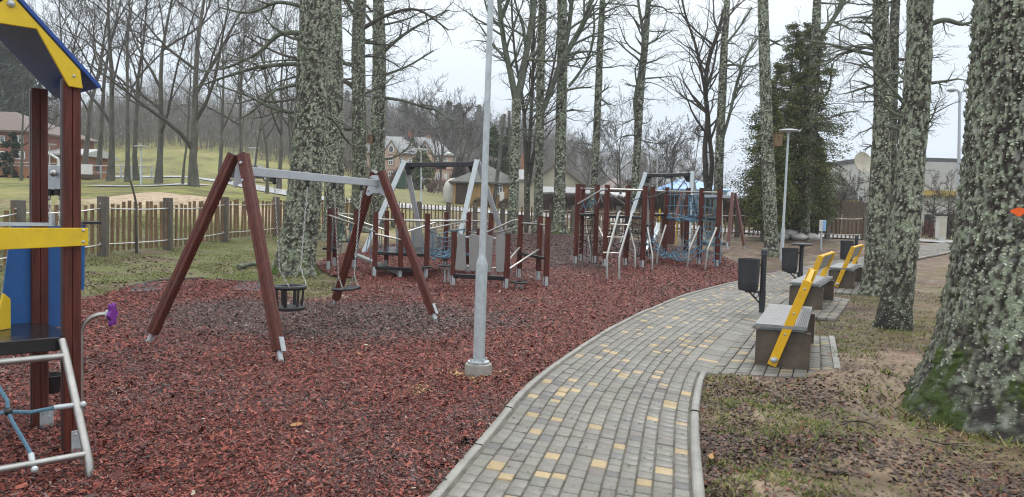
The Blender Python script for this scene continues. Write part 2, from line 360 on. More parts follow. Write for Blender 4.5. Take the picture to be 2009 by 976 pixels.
# ------------------------------------------------------------------ the ground: one sheet to the horizon
def ground():
    Y = np.concatenate([np.linspace(-25, 2, 14), np.arange(2.1, 20, .085), np.arange(20, 60, .45), np.geomspace(60, 430, 50)])
    s = np.linspace(-1, 1, 421); s = np.sign(s)*np.abs(s)**1.15
    W = np.where(Y < 2, 26, np.interp(Y, [2, 20, 60, 430], [26, 32, 70, 470]))
    X = s[None, :]*W[:, None]; YY = np.repeat(Y[:, None], len(s), 1)
    Z = HZ(X, YY)+ground_noise(X, YY)
    V = np.stack([X, YY, Z], -1).reshape(-1, 3)
    P = np.stack([X, YY, 0*X], -1).reshape(-1, 3)
    n1 = fbm(P*.9, 11, 5); n2 = fbm(P*3.5, 21, 4); n3 = fbm(P*.35, 31, 3); n4 = fbm(P*9, 41, 3)
    x, y = P[:, 0], P[:, 1]
    mud = np.array([.105, .070, .050]); dark = np.array([.062, .044, .037]); sand = np.array([.205, .150, .105]); grass = np.array([.10, .125, .035]); dry = np.array([.23, .19, .085]); lawn = np.array([.19, .20, .048]); needle = np.array([.135, .086, .048])
    c = mud+(dark-mud)*np.clip((n2-.42)*4, 0, 1)[:, None]
    tt = x/np.maximum(y, 5)
    nd = np.clip((tt-.45)*7, 0, 1)*np.clip((n1-.33)*5, 0, 1)*.9
    c = c+(needle-c)*nd[:, None]
    g = np.clip((n1-.49)*6, 0, 1)*np.clip((n4-.32)*4, 0, 1)*.65
    c = c+(grass-c)*g[:, None]
    sd = np.clip((n3-.50)*7, 0, 1)*np.clip((n2-.38)*3, 0, 1)*.55
    c = c+(sand-c)*sd[:, None]
    for p, s_, h in MUDB:
        q = np.clip(1.5*np.exp(-((x-p.x)**2+(y-p.y)**2)/s_**2)+(n4-.6)*.8, 0, 1); c = c+(sand*1.05-c)*q[:, None]
    # left grass strip in front of the stave fence
    ls = np.clip((-.23-tt)*14, 0, 1)*np.clip((y-9)/3, 0, 1)*np.clip((n1+n4*.5-.48)*4, 0, 1)
    c = c+((np.array([.115, .135, .04])*.75+mud*.25)-c)*ls[:, None]
    # meadow outside the fence: dry grass, then lawn
    far = np.clip((y-24)/10, 0, 1)*np.clip((-.05-tt)*8, 0, 1)
    lw = lawn[None]*np.clip((n1-.25)*2.2, 0.2, 1)[:, None]+dry[None]*np.clip((.75-n1)*1.6, 0, 1)[:, None]*(.35+1.1*np.clip((fbm(P*.11, 87, 4)-.4)*4, 0, 1))[:, None]
    c = c+(lw-c)*far[:, None]
    track = np.exp(-((y-(30.5+2.2*fbm(P*.25, 77, 2)))/2.2)**2)*np.clip((-.12-tt)*9, 0, 1)*np.clip((tt+.62)*9, 0, 1)
    track = np.clip(track*1.6+(n2-.55)*.8, 0, 1)*np.clip((y-23)/3, 0, 1)*np.clip((40-y)/4, 0, 1)
    c = c+(np.array([.42, .32, .23])-c)*track[:, None]*.85
    town = np.clip((y-42)/10, 0, 1)*np.clip((tt+.22)*8, 0, 1)
    c = c+((grass*.6+dry*.45)-c)*town[:, None]*.8
    nr, nc = X.shape; i = np.arange(nr-1)[:, None]*nc+np.arange(nc-1)[None]
    F = np.stack([i, i+1, i+nc+1, i+nc], -1).reshape(-1, 4)
    me = np_mesh('ground', V, F, c, True)
    tag(link('ground', me, M['groundv']), 'muddy ground with thin grass and grassy rise beyond', 'ground', kind='structure')
ground()
# ------------------------------------------------------------------ wood chip bed + loose chips
rng = np.random.default_rng(4)
def zone_col(P):
    n1 = fbm(P*.55, 61, 3)
    d = np.clip(1-np.hypot((P[:, 0]+2.7)/3.4, (P[:, 1]-10.8)/2.9), 0, 1)       # greyer chip zone round the swings
    d2 = np.clip((P[:, 1]-24)/2.5, 0, 1); lane = np.clip((1.3-np.abs(P[:, 0]-1.75))/.6, 0, 1)*np.clip((P[:, 1]-18.5)/3, 0, 1)
    g = np.clip(d*2.2+(n1-.5)*1.3, 0, 1); g = np.maximum(g, np.maximum(d2*.95, lane))
    return g
def chips():
    X0, X1 = CHIPS[:, 0].min(), CHIPS[:, 0].max(); Y0, Y1 = CHIPS[:, 1].min(), CHIPS[:, 1].max()
    # bed: grid cut to the outline
    gs = .14; gx = np.arange(X0, X1, gs); gy_ = np.arange(Y0, Y1, gs); XX, YY = np.meshgrid(gx, gy_)
    P = np.stack([XX.ravel(), YY.ravel(), 0*XX.ravel()], 1); ins = inside(P, CHIPS).reshape(XX.shape)
    Z = HZ(XX, YY)+.004+.03*fbm(np.stack([XX, YY, 0*XX], -1)*1.6, 8, 3)-.012
    cell = ins[:-1, :-1] & ins[1:, :-1] & ins[:-1, 1:] & ins[1:, 1:]
    ii, jj = np.nonzero(cell); nc = XX.shape[1]; b = ii*nc+jj
    F = np.stack([b, b+1, b+nc+1, b+nc], 1)
    V = np.stack([XX.ravel(), YY.ravel(), Z.ravel()], 1)
    g = zone_col(P)[:, None]; n = fbm(P*7, 3, 3)[:, None]
    c = (np.array([.10, .032, .026])*(1-g)+np.array([.055, .037, .035])*g)*(.4+.9*n)
    u = np.unique(F); mp = -np.ones(len(V), int); mp[u] = np.arange(len(u))
    tag(link('wood_chip_bed', np_mesh('wood_chip_bed', V[u], mp[F], c[u], True), M['groundv']), 'bed of red brown wood chips under the play equipment', 'wood chip bed', kind='structure')
    # loose chips
    n = 2600000
    Y = Y0+(Y1-Y0)*rng.random(n)**1.7; P = np.stack([X0+(X1-X0)*rng.random(n), Y, np.zeros(n)], 1)
    P = P[inside(P, CHIPS)]; ang = np.abs(P[:, 0]/np.maximum(P[:, 1], .1)); P = P[(P[:, 1] > 3.2) & (ang < .74)]
    d = P[:, 1]; keep = rng.random(len(P)) < np.clip((9/d)**.9, 0, 1)*np.where(d < 5, 1., .9); P = P[keep]; d = P[:, 1]
    n = len(P); print('chips', n)
    L_ = rng.uniform(.005, .0145, n)*(1+np.clip(d-6, 0, 30)*.035); L_ *= np.where(rng.random(n) < .07, 2.0, 1); W_ = L_*rng.uniform(.22, .5, n)
    a = rng.uniform(0, 2*np.pi, n); tx = rng.normal(0, .36, n); ty = rng.normal(0, .42, n)
    ux = np.stack([np.cos(a), np.sin(a), tx], 1); uy = np.stack([-np.sin(a), np.cos(a), ty], 1)
    z = HZ(P[:, 0], P[:, 1])+.004+.03*fbm(np.stack([P[:, 0], P[:, 1], 0*d], -1)*1.6, 8, 3)-.012+rng.uniform(.002, .030, n)*(1+d*.01)
    C = np.stack([P[:, 0], P[:, 1], z], 1)
    V = np.stack([C-ux*L_[:, None]-uy*W_[:, None]*.7, C+ux*L_[:, None]-uy*W_[:, None], C+ux*L_[:, None]*.9+uy*W_[:, None], C-ux*L_[:, None]*1.05+uy*W_[:, None]*.8], 1).reshape(-1, 3)
    F = np.arange(4*n).reshape(n, 4)
    g = zone_col(P)[:, None]
    pal = np.array([[.25, .060, .040], [.175, .042, .031], [.115, .032, .026], [.29, .088, .060], [.06, .028, .025], [.17, .10, .085], [.03, .021, .02]])
    palg = np.array([[.14, .072, .062], [.09, .053, .048], [.16, .11, .105], [.055, .038, .036], [.20, .155, .145], [.14, .05, .04], [.03, .023, .023]])  # greyish chip tones, with the wet sheen of the sky put into the colour
    r = rng.choice(7, n, p=[.24, .22, .17, .12, .12, .06, .07]); rg = rng.choice(7, n, p=[.2, .2, .15, .15, .08, .12, .1])
    grey = (rng.random(n)[:, None] < g*.95)
    c = np.where(grey, palg[rg], pal[r])*rng.uniform(.75, 1.25, n)[:, None]
    pale = rng.random(n) < .004; c[pale] = [.42, .36, .27]
    lit = np.exp(-(((P[:, 0]+.33)/.22)**2+((P[:, 1]-7.38)/.2)**2)); fresh = rng.random(n) < lit*.75; c[fresh] = np.array([.44, .26, .10])*rng.uniform(.7, 1.2, fresh.sum())[:, None]
    fx = G(828, 768); fresh = rng.random(n) < np.exp(-(((P[:, 0]-fx.x)/.09)**2+((P[:, 1]-fx.y)/.12)**2))*.8; c[fresh] = np.array([.44, .29, .13])
    c = np.repeat(c, 4, 0)
    tag(link('wood_chip_litter', np_mesh('wood_chip_litter', V, F, c), M['chipv']), 'loose damp red and brown wood chips', 'wood chips', kind='stuff')
chips()
# ------------------------------------------------------------------ paved path: every block with rounded edges and joints
def blocks(quads, z, cols, gap=.0085, bev=.005, h=.05):
    # quads: (n,4,2) corners
    n = len(quads); c = quads.mean(1, keepdims=True)
    e1 = np.linalg.norm(quads[:, 1]-quads[:, 0], axis=1); e2 = np.linalg.norm(quads[:, 3]-quads[:, 0], axis=1); mn = np.minimum(e1, e2)
    def shrink(k):
        k1, k2 = (np.clip(1-2*(k+q)/np.maximum(e, .03), .2, 1)[:, None] for q, e in ((.0016, e1), (-.0010, e2)))
        A0, A1, A2, A3 = (quads[:, i] for i in range(4)); mid = lambda u, v: (A0*(1-u)+A1*u)*(1-v)+(A3*(1-u)+A2*u)*v
        lo1, hi1, lo2, hi2 = .5-k1/2, .5+k1/2, .5-k2/2, .5+k2/2
        return np.stack([mid(lo1, lo2), mid(hi1, lo2), mid(hi1, hi2), mid(lo1, hi2)], 1)
    a = shrink(gap/2); b = shrink(gap/2+bev)
    jit = z[:, None]+0
    lo = np.concatenate([a, np.repeat((jit-h)[:, :, None], 4, 1)], 2); mi = np.concatenate([a, np.repeat((jit-.0045)[:, :, None], 4, 1)], 2); to = np.concatenate([b, np.repeat(jit[:, :, None], 4, 1)], 2)
    V = np.concatenate([lo, mi, to], 1).reshape(-1, 3)
    o = np.arange(n)[:, None]*12
    F = [o+np.array([8, 9, 10, 11])]
    for k in range(4):
        k2 = (k+1) % 4
        F += [o+np.array([4+k, 4+k2, 8+k2, 8+k]), o+np.array([k, k2, 4+k2, 4+k])]
    return V, np.concatenate(F), np.repeat(cols, 12, 0)
def pav_cols(n, yfrac, dk):
    base = np.array([.176, .168, .148])*rng.uniform(.84, 1.12, n)[:, None]+rng.normal(0, .0025, (n, 3))
    q = rng.random(n)
    base[q < dk] = np.array([.13, .126, .122])*rng.uniform(.85, 1.2, (q < dk).sum())[:, None]
    yy = q > 1-yfrac
    base[yy] = np.array([.36, .275, .155])*rng.uniform(.85, 1.1, yy.sum())[:, None]
    return base
def path():
    W = np.linalg.norm(pl-pr, axis=1); mid = (pl+pr)/2; s = np.concatenate([[0], np.cumsum(np.linalg.norm(np.diff(mid, axis=0), axis=1))])
    NC = 13; qs, = [[]]; v = 0; rows = []
    col_off = np.zeros(NC)
    # columns follow the curve; the stones of each column have their own lengths
    Q = []; YY = []
    def pt(u, sv):
        i = np.interp(sv, s, np.arange(NPT)); lx = np.array([np.interp(i, np.arange(NPT), pl[:, k]) for k in (0, 1)]); rx = np.array([np.interp(i, np.arange(NPT), pr[:, k]) for k in (0, 1)])
        return lx*(1-u)+rx*u
    u = np.linspace(.055, .955, NC+1)+np.concatenate([[0], rng.normal(0, .004, NC-1), [0]])
    for cidx in range(NC):
        sv = [rng.uniform(-.1, 0)]
        while sv[-1] < s[-1]: sv.append(sv[-1]+rng.choice([.10, .125, .125, .125, .15]))
        sv = np.clip(np.array(sv), 0, s[-1]); i = np.interp(sv, s, np.arange(NPT)); k = np.arange(NPT)
        l = np.stack([np.interp(i, k, pl[:, q]) for q in (0, 1)], 1); r = np.stack([np.interp(i, k, pr[:, q]) for q in (0, 1)], 1)
        a = l*(1-u[cidx])+r*u[cidx]; ue = np.where(sv < s[np.argmin(np.linalg.norm(pr-xy([G(1381, 737)])[0], axis=1))], u[cidx+1], u[cidx+1]+.085*(cidx == NC-1))[:, None]; b = l*(1-ue)+r*ue
        Q.append(np.stack([a[:-1], b[:-1], b[1:], a[1:]], 1))
    Q = np.concatenate(Q); c = Q.mean(1); ok = np.linalg.norm(Q[:, 3]-Q[:, 0], axis=1) > .03; Q = Q[ok]; c = c[ok]
    z = HZ(c[:, 0], c[:, 1])+.03+rng.normal(0, .0022, len(Q))
    V, F, C = blocks(Q, z, pav_cols(len(Q), .068, .08))
    road = thing('paved_path', 'curving grey block path with scattered yellow stones', 'path'); tag(road, kind='structure')
    link('paving', np_mesh('paving', V, F, C), M['paverv'], road)
    # sand-filled bed under the joints
    bz = [HZ(pl[:, 0], pl[:, 1])+.021, HZ(pr[:, 0], pr[:, 1])+.021]
    V = np.stack([np.column_stack([pl, bz[0]]), np.column_stack([pr, bz[1]])], 1).reshape(-1, 3); i = np.arange(NPT-1)*2
    link('joint_sand', np_mesh('joint_sand', V, np.stack([i, i+1, i+3, i+2], 1), np.tile([.105, .096, .078], (2*NPT, 1))), M['groundv'], road)
    # kerb stones along both edges
    for nm, E, O, s_end, hh in (('kerb', pl, pr, .60, .036), ('kerb', pr, pl, None, .05)):
        e_ = np.linalg.norm(np.diff(E, axis=0), axis=1); ss = np.concatenate([[0], np.cumsum(e_)])
        if s_end is None: end = ss[np.argmin(np.linalg.norm(E-xy([G(1381, 737)])[0], axis=1))]
        else: end = ss[-1]*s_end
        kq = []; a = 0.0
        while a < end-.2:
            b = min(a+1.0, end); q = np.linspace(a+.003, b-.003, 5); idx = np.interp(q, ss, np.arange(NPT)); k = np.arange(NPT)
            P = np.stack([np.interp(idx, k, E[:, c]) for c in (0, 1)], 1); I = np.stack([np.interp(idx, k, O[:, c]) for c in (0, 1)], 1)
            dr = (I-P)/np.linalg.norm(I-P, axis=1, keepdims=True)
            out_, inn = P-dr*.012, P+dr*.058; zz = HZ(P[:, 0], P[:, 1]); top = zz+hh+rng.normal(0, .004)
            prof = [(out_, zz-.05), (out_, top-.01), (out_+dr*.012, top), (inn-dr*.012, top), (inn, top-.01), (inn, zz-.05)]
            kq.append(np.stack([np.column_stack([p, q2]) for p, q2 in prof], 1)); a = b
        V = []; F = []; n0 = 0
        for st in kq:
            V.append(st.reshape(-1, 3))
            for i in range(4):
                for j in range(5): F.append((n0+i*6+j, n0+i*6+j+1, n0+(i+1)*6+j+1, n0+(i+1)*6+j))
            n0 += 30
        link(nm, np_mesh(nm, np.concatenate(V), np.array(F)), M['kerb'], road)
    # paved standing areas of the benches
    for pad in PADS:
        A_, B_, C_, D_ = pad; n1 = max(3, int(np.linalg.norm(B_-A_)/.14)); n2 = max(4, int(np.linalg.norm(D_-A_)/.105))
        Q = []
        for i in range(n1):
            for j in range(n2):
                def p(a, b): return A_*(1-a)*(1-b)+B_*a*(1-b)+C_*a*b+D_*(1-a)*b
                Q.append([p(i/n1, j/n2), p((i+1)/n1, j/n2), p((i+1)/n1, (j+1)/n2), p(i/n1, (j+1)/n2)])
        Q = np.array(Q); c = Q.mean(1)
        ok = ~inside(np.column_stack([c, 0*c[:, 0]]), PATH); Q = Q[ok]; c = c[ok]
        V, F, C = blocks(Q, HZ(c[:, 0], c[:, 1])+.026+rng.normal(0, .003, len(Q)), pav_cols(len(Q), .09, .06)*.9)
        link('bench_paving', np_mesh('bench_paving', V, F, C), M['paverv'], road)
    e1 = MB(); A_, B_, C_, D_ = PADS[0]
    ob = (B_-A_)/np.linalg.norm(B_-A_)
    a = B_+ob*.03; b = C_+ob*.03
    e1.bar((a[0], a[1], .0), (b[0], b[1], .0), .07, .075, (ob[0], ob[1], 0)); e1.build('kerb', M['kerb'], road, .006)
    return road
ROAD = path()
def ribbon(name, pts, wid, zo, mt, label=None, n=160, kind='structure', cat=None, gz=False):
    c = resample(np.array([(p.x, p.y) for p in pts]), n); t = np.gradient(c, axis=0); t /= np.linalg.norm(t, axis=1, keepdims=True); nn = np.stack([-t[:, 1], t[:, 0]], 1)
    k = 5; V = []
    for i in range(k):
        q = c+nn*wid*(i/(k-1)-.5); V.append(np.column_stack([q, HZ(q[:, 0], q[:, 1])+zo]))
    V = np.stack(V, 1).reshape(-1, 3); i = (np.arange(n-1)[:, None]*k+np.arange(k-1)[None]).ravel()
    o = link(name, np_mesh(name, V, np.stack([i, i+1, i+k+1, i+k], 1)), mt); tag(o, label, cat, kind=kind); return o
ribbon('road', [gy(60, 62), gy(250, 60), G(395, 350), G(470, 361), G(560, 380), G(660, 393), G(780, 404), G(900, 410), G(1050, 420), G(1200, 432), G(1400, 450), G(1600, 464), G(1730, 469), gy(1950, 42)], 3.4, .03, M['road'], 'pale wet asphalt road running behind the stave fence', cat='road')
# ------------------------------------------------------------------ grass blades, dead leaves
def blades(name, P, hgt, cols, label, lean=.5):
    n = len(P); a = rng.uniform(0, 2*np.pi, n); h = hgt*rng.uniform(.5, 1.2, n); wv = h*.09+.0012*np.maximum(P[:, 1], 4)/5
    z = GZ(P[:, 0], P[:, 1])-.004
    B = np.column_stack([P[:, :2], z]); sd = np.column_stack([np.cos(a), np.sin(a), 0*a])*wv[:, None]
    ld = rng.uniform(0, 2*np.pi, n); top = B+np.column_stack([np.cos(ld)*h*lean, np.sin(ld)*h*lean, h*rng.uniform(.35, 1, n)])
    V = np.stack([B-sd, B+sd, top], 1).reshape(-1, 3); o = link(name, np_mesh(name, V, np.arange(3*n).reshape(n, 3), np.repeat(cols, 3, 0)), M['leafv'])
    return tag(o, label, 'grass', kind='stuff')
def scatter(n, x0, x1, y0, y1, p=1.4):
    Y = y0+(y1-y0)*rng.random(n)**p; t = rng.uniform(x0, x1, n)
    return np.column_stack([(t-1004.5)/FPX*Y, Y, 0*Y])
def free(P, pads=True):
    ok = ~inside(P, PATH) & ~inside(P, CHIPS)
    for q in PADS: ok &= ~inside(P, q)
    return P[ok]
P = free(scatter(120000, 1370, 2080, 4.2, 19)); n1 = fbm(P*1.0, 11, 5); n4 = fbm(P*9, 41, 3)
tb_ = P[:, 0]/P[:, 1]; P = P[(rng.random(len(P)) < np.clip((n1-.43)*6, 0.03, 1)*np.clip((n4-.3)*3, 0, 1)*np.where(P[:, 1] < 7.5, np.clip((.52-tb_)*9, .12, 1), 1))]
gc = np.array([[.13, .18, .035], [.17, .20, .055], [.26, .22, .09], [.10, .14, .035]])[rng.integers(0, 4, len(P))]*rng.uniform(.7, 1.2, len(P))[:, None]
blades('sparse_grass', P, .05, gc, 'sparse grass on the muddy ground beside the path', .8)
P = free(scatter(150000, -150, 760, 9, 27, 1.3)); n1 = fbm(P*1.0, 11, 5); P = P[rng.random(len(P)) < np.clip((n1-.42)*5, .03, 1)]
gc = np.array([[.13, .18, .035], [.17, .20, .05], [.26, .22, .09], [.09, .13, .03]])[rng.integers(0, 4, len(P))]*rng.uniform(.75, 1.2, len(P))[:, None]
blades('meadow_grass', P, .05, gc, 'short grass between the chips and the stave fence', .6)
tq = rng.uniform(0, 2*np.pi, 1500); tr = rng.uniform(.92, 1.3, 1500); P = np.column_stack([4.46+tr*np.cos(tq)*.98, 6.6+tr*np.sin(tq)*.9, 0*tq])
P = P[fbm(P*3, 66, 2) > .42]; blades('root_grass', P, .10, np.array([[.13, .17, .03], [.28, .22, .10], [.22, .20, .08], [.09, .13, .025]])[rng.integers(0, 4, len(P))]*rng.uniform(.7, 1.2, len(P))[:, None], 'dry and green grass tufts round the foot of the wide trunk', .8)
def leaves(name, P, pal, label, size=.017):
    n = len(P); s = size*rng.uniform(.5, 1.4, n); a = rng.uniform(0, 2*np.pi, n); tx = rng.normal(0, .35, n); ty = rng.normal(0, .35, n)
    ux = np.column_stack([np.cos(a), np.sin(a), tx])*s[:, None]; uy = np.column_stack([-np.sin(a), np.cos(a), ty])*s[:, None]*rng.uniform(.4, .8, n)[:, None]
    C = np.column_stack([P[:, :2], GZ(P[:, 0], P[:, 1])+rng.uniform(.001, .012, n)])
    V = np.stack([C-ux, C+uy-ux*.1, C+ux, C-uy+ux*.2], 1).reshape(-1, 3)
    c = pal[rng.integers(0, len(pal), n)]*rng.uniform(.6, 1.25, n)[:, None]
    tag(link(name, np_mesh(name, V, np.arange(4*n).reshape(n, 4), np.repeat(c, 4, 0)), M['chipv']), label, 'leaves', kind='stuff')
P = free(scatter(170000, 1365, 2080, 3.8, 16, 1.7)); n1 = fbm(P*1.3, 91, 4); t = (P[:, 0]/P[:, 1])
P = P[rng.random(len(P)) < np.clip((n1-.33)*3.5, .04, 1)*np.clip((9-P[:, 1])/4, .25, 1)*np.clip((.54-t)*6, .22, 1)]
leaves('leaf_litter', P, np.array([[.085, .050, .042], [.11, .068, .05], [.06, .038, .033], [.15, .09, .06], [.05, .036, .033], [.10, .065, .055], [.07, .05, .045], [.16, .055, .03]]), 'wet brown dead leaves on the mud beside the path')
P = free(scatter(16000, -100, 700, 9, 19)); P = P[fbm(P*1.1, 95, 3) > .5]
leaves('leaf_litter', P, np.array([[.11, .06, .05], [.09, .05, .045], [.18, .12, .08]]), 'dead leaves and bits in the grass by the fence', .03)
P = scatter(300, 1000, 1500, 4.2, 14); P = P[inside(P, PATH)]; Pc = scatter(420, -100, 1300, 4.2, 18); Pc = Pc[inside(Pc, CHIPS)]; npath = len(P); P = np.vstack([P, Pc])
n = len(P); a = rng.uniform(0, 6.28, n); l = rng.uniform(.006, .03, n); wd = rng.uniform(.002, .006, n)
l[npath:] *= 2.2; wd[npath:] *= 1.3; C = np.column_stack([P[:, :2], HZ(P[:, 0], P[:, 1])+.038]); ux = np.column_stack([np.cos(a), np.sin(a), 0*a])*l[:, None]; uy = np.column_stack([-np.sin(a), np.cos(a), 0*a+.2])*wd[:, None]
tag(link('twig_debris', np_mesh('twig_debris', np.stack([C-ux, C+uy, C+ux, C-uy], 1).reshape(-1, 3), np.arange(4*n).reshape(n, 4), np.tile([.03, .022, .018], (4*n, 1))), M['leafv']), 'bits of twig and bark lying on the path and wood chips', 'debris', kind='stuff')
# ------------------------------------------------------------------ trees
def tubes(segs, scale_sides=True):
    """segs: list of (pts, radii). Returns V, F of all tubes, batched by length and side count."""
    groups = {}
    for pts, rad in segs:
        k = 8 if rad[0] > .09 else 6 if rad[0] > .04 else 4 if rad[0] > .015 else 3
        groups.setdefault((len(pts), k), []).append((pts, rad))
    Vs, Fs, base = [], [], 0
    for (n, k), g in groups.items():
        P = np.array([q[0] for q in g], float); Rr = np.array([q[1] for q in g], float); m_ = len(g)
        T = np.empty_like(P); T[:, 1:-1] = P[:, 2:]-P[:, :-2]; T[:, 0] = P[:, 1]-P[:, 0]; T[:, -1] = P[:, -1]-P[:, -2]
        T /= np.linalg.norm(T, axis=2, keepdims=True)+1e-9
        mean = T.mean(1); ref = np.where(np.abs(mean[:, :1]) < .6, [[1., 0, 0]], [[0, 1., 0]])
        a = ref[:, None, :]-T*(T*ref[:, None, :]).sum(2, keepdims=True); a /= np.linalg.norm(a, axis=2, keepdims=True)+1e-9; b = np.cross(T, a)
        q = 2*np.pi*np.arange(k)/k
        V = P[:, :, None]+(a[:, :, None]*np.cos(q)[None, None, :, None]+b[:, :, None]*np.sin(q)[None, None, :, None])*Rr[:, :, None, None]
        Vs.append(V.reshape(-1, 3))
        i = np.arange(n-1)[:, None]*k; j = np.arange(k)[None]; j2 = (j+1) % k
        f = np.stack([i+j, i+j2, i+k+j2, i+k+j], -1).reshape(1, -1, 4)+(np.arange(m_)*n*k)[:, None, None]+base
        Fs.append(f.reshape(-1, 4)); base += m_*n*k
    return np.concatenate(Vs), np.concatenate(Fs)
def norm(d):
    l = math.sqrt(d[0]*d[0]+d[1]*d[1]+d[2]*d[2])+1e-9; return (d[0]/l, d[1]/l, d[2]/l)
def rot_away(rn, d, ang):
    a = (1, 0, 0) if abs(d[0]) < .7 else (0, 1, 0)
    u = norm((d[1]*a[2]-d[2]*a[1], d[2]*a[0]-d[0]*a[2], d[0]*a[1]-d[1]*a[0])); v = (d[1]*u[2]-d[2]*u[1], d[2]*u[0]-d[0]*u[2], d[0]*u[1]-d[1]*u[0])
    q = rn.uniform(0, 6.283); c, s = math.cos(ang), math.sin(ang); cq, sq = math.cos(q)*s, math.sin(q)*s
    return (d[0]*c+u[0]*cq+v[0]*sq, d[1]*c+u[1]*cq+v[1]*sq, d[2]*c+u[2]*cq+v[2]*sq)
def sprout(rn, segs, pts, rad, L, lev, kids, spr, up, wig, rmin, t0=.22):
    k = kids[lev] if lev < len(kids) else 0
    n = len(pts)-1
    for c in range(k):
        t = t0+(1-t0)*(c+rn.random())/k; i = min(int(t*n), n-1); f = t*n-i
        p = tuple(pts[i][a]*(1-f)+pts[i+1][a]*f for a in range(3)); r = rad[i]*(1-f)+rad[i+1]*f
        d = norm(tuple(pts[i+1][a]-pts[i][a] for a in range(3)))
        d = rot_away(rn, d, rn.uniform(*spr))
        grow(rn, segs, p, d, L*rn.uniform(.34, .62)*(1.15-.5*t), max(r*rn.uniform(.45, .7), rmin), lev+1, kids, spr, up, wig, rmin)
def grow(rn, segs, p, d, L, r, lev, kids, spr, up, wig, rmin, t0=.22):
    n = 6 if lev <= 1 else 4 if lev == 2 else 3
    st = L/n; pts = [tuple(p)]; rad = [r]; d = norm(d)
    for i in range(n):
        d = norm((d[0]+rn.gauss(0, wig), d[1]+rn.gauss(0, wig), d[2]+rn.gauss(0, wig)+up))
        p = (p[0]+d[0]*st, p[1]+d[1]*st, p[2]+d[2]*st); pts.append(p); rad.append(max(r*(1-.8*(i+1)/n), rmin*.7))
    segs.append((pts, rad))
    sprout(rn, segs, pts, rad, L, lev, kids, spr, up, wig, rmin, t0)
def catmull(P, per):
    P = [np.array(p, float) for p in P]; out_ = []
    for i in range(len(P)-1):
        a, b, c, d = P[max(i-1, 0)], P[i], P[i+1], P[min(i+2, len(P)-1)]
        for k in range(per):
            t = k/per; out_.append(.5*(2*b+(c-a)*t+(2*a-5*b+4*c-d)*t*t+(3*b-a-3*c+d)*t**3))
    out_.append(P[-1]); return np.array(out_)
def bark_mesh(path, dist, seed, flare=.5, lichen=1., moss=.0, disp=1., cover=1., mossh=.5, white=0, dark_base=0, zmax=99, fsz=1.):
    """path: rows x,y,z,r from the ground up. Bark relief in the mesh, albedo of bark, lichen and moss by vertex, lichen flakes as loose leaves."""
    C = catmull(path, 24); seg = np.linalg.norm(np.diff(C[:, :3], axis=0), axis=1); s = np.concatenate([[0], np.cumsum(seg)])
    st = max(.010, dist*.0018); n = int(min(s[-1]/st, 520)); q = np.linspace(0, s[-1], n)
    P = np.stack([np.interp(q, s, C[:, i]) for i in range(4)], 1)
    rm = P[:, 3].max(); k = int(np.clip(2*np.pi*rm/st, 16, 230))
    th = np.linspace(0, 2*np.pi, k, endpoint=False)
    cs, sn = np.cos(th), np.sin(th)
    hgt = P[:, 2]-P[0, 2]
    lob = 1+.25*np.cos(th*4+seed)+.2*np.cos(th*7+seed*2)
    rad = P[:, 3][:, None]*(1+flare*np.exp(-hgt/.28)[:, None]*lob[None])
    base = np.stack([cs[None]*rm+0*hgt[:, None], sn[None]*rm+0*hgt[:, None], hgt[:, None]+0*cs[None]], -1)
    sc = np.array([1, 1, .6])
    ridg = 1-np.abs(2*fbm(base*sc*17+seed*3.1, seed, 3)-1); crack = np.clip((ridg-.60)*4, 0, 1)
    blob = fbm(base*np.array([1, 1, .8])*24+seed, seed+9, 3); big = fbm(base*3.1+seed, seed+5, 3); fine = fbm(base*70, seed+2, 2)
    li = np.clip((blob-.50)*5+(big-.5)*1.5+.35*lichen-.1, 0, 1)*min(lichen, 1)
    low = np.clip(hgt/.9, 0, 1)[:, None]
    li = li*(1-dark_base*(1-np.clip(hgt[:, None]/1.1+(big-.5)*1.2, 0, 1)))
    dz = (-.016*crack+.009*li*(.4+1.2*fine)+.012*(big-.5))*disp*max(.6, min(1.3, rm/.35))
    rr = rad+dz
    V = np.stack([P[:, 0][:, None]+cs[None]*rr, P[:, 1][:, None]+sn[None]*rr, P[:, 2][:, None]+0*rr], -1)
    bark = np.array([.10, .088, .072]); deep = np.array([.018, .015, .013]); l1 = np.array([.42, .46, .36]); l2 = np.array([.26, .31, .20]); ms = np.array([.046, .074, .008]); wh = np.array([.40, .42, .38])
    c = bark*(.6+.8*big[..., None]); c = c+(deep-c)*crack[..., None]*.85
    lc = l1+(l2-l1)*np.clip((fine*.6+big*.8-.4)*1.6, 0, 1)[..., None]
    c = c+(lc-c)*(li*(.55+.45*fine))[..., None]
    if white: c = c+(wh-c)*(np.clip((fbm(base*13+7, seed+31, 3)-.62)*9, 0, 1)*white)[..., None]
    if moss:
        mk = np.clip((fbm(base*np.array([4.5, 4.5, 2.6])+3, seed+17, 4)-.60)*9+(1.15-hgt/mossh)[:, None]*1.3-.9*crack-.5*li, 0, 1)*moss*np.clip(1.6-hgt/mossh, 0, 1)[:, None]
        mk = np.clip(mk*1.3, 0, 1); c = c+(ms*(.35+1.3*fbm(base*38, seed+41, 3)[..., None])-c)*mk[..., None]; V[..., :2] += (np.stack([cs, sn], -1)[None]*(mk*.012*fine)[..., None])
    else: mk = np.zeros_like(li)
    if dark_base: c = c*(1-.55*dark_base*np.exp(-(hgt/.55)**2))[:, None, None]
    i = (np.arange(n-1)[:, None]*k+np.arange(k)[None]).ravel(); i2 = (np.arange(n-1)[:, None]*k+(np.arange(k)[None]+1) % k).ravel()
    F = np.stack([i, i2, i2+k, i+k], 1); Vt, Ct = V.reshape(-1, 3), c.reshape(-1, 3)
    # lichen flakes
    rg = np.random.default_rng(seed); size = max(.0105, dist*.00135)*fsz
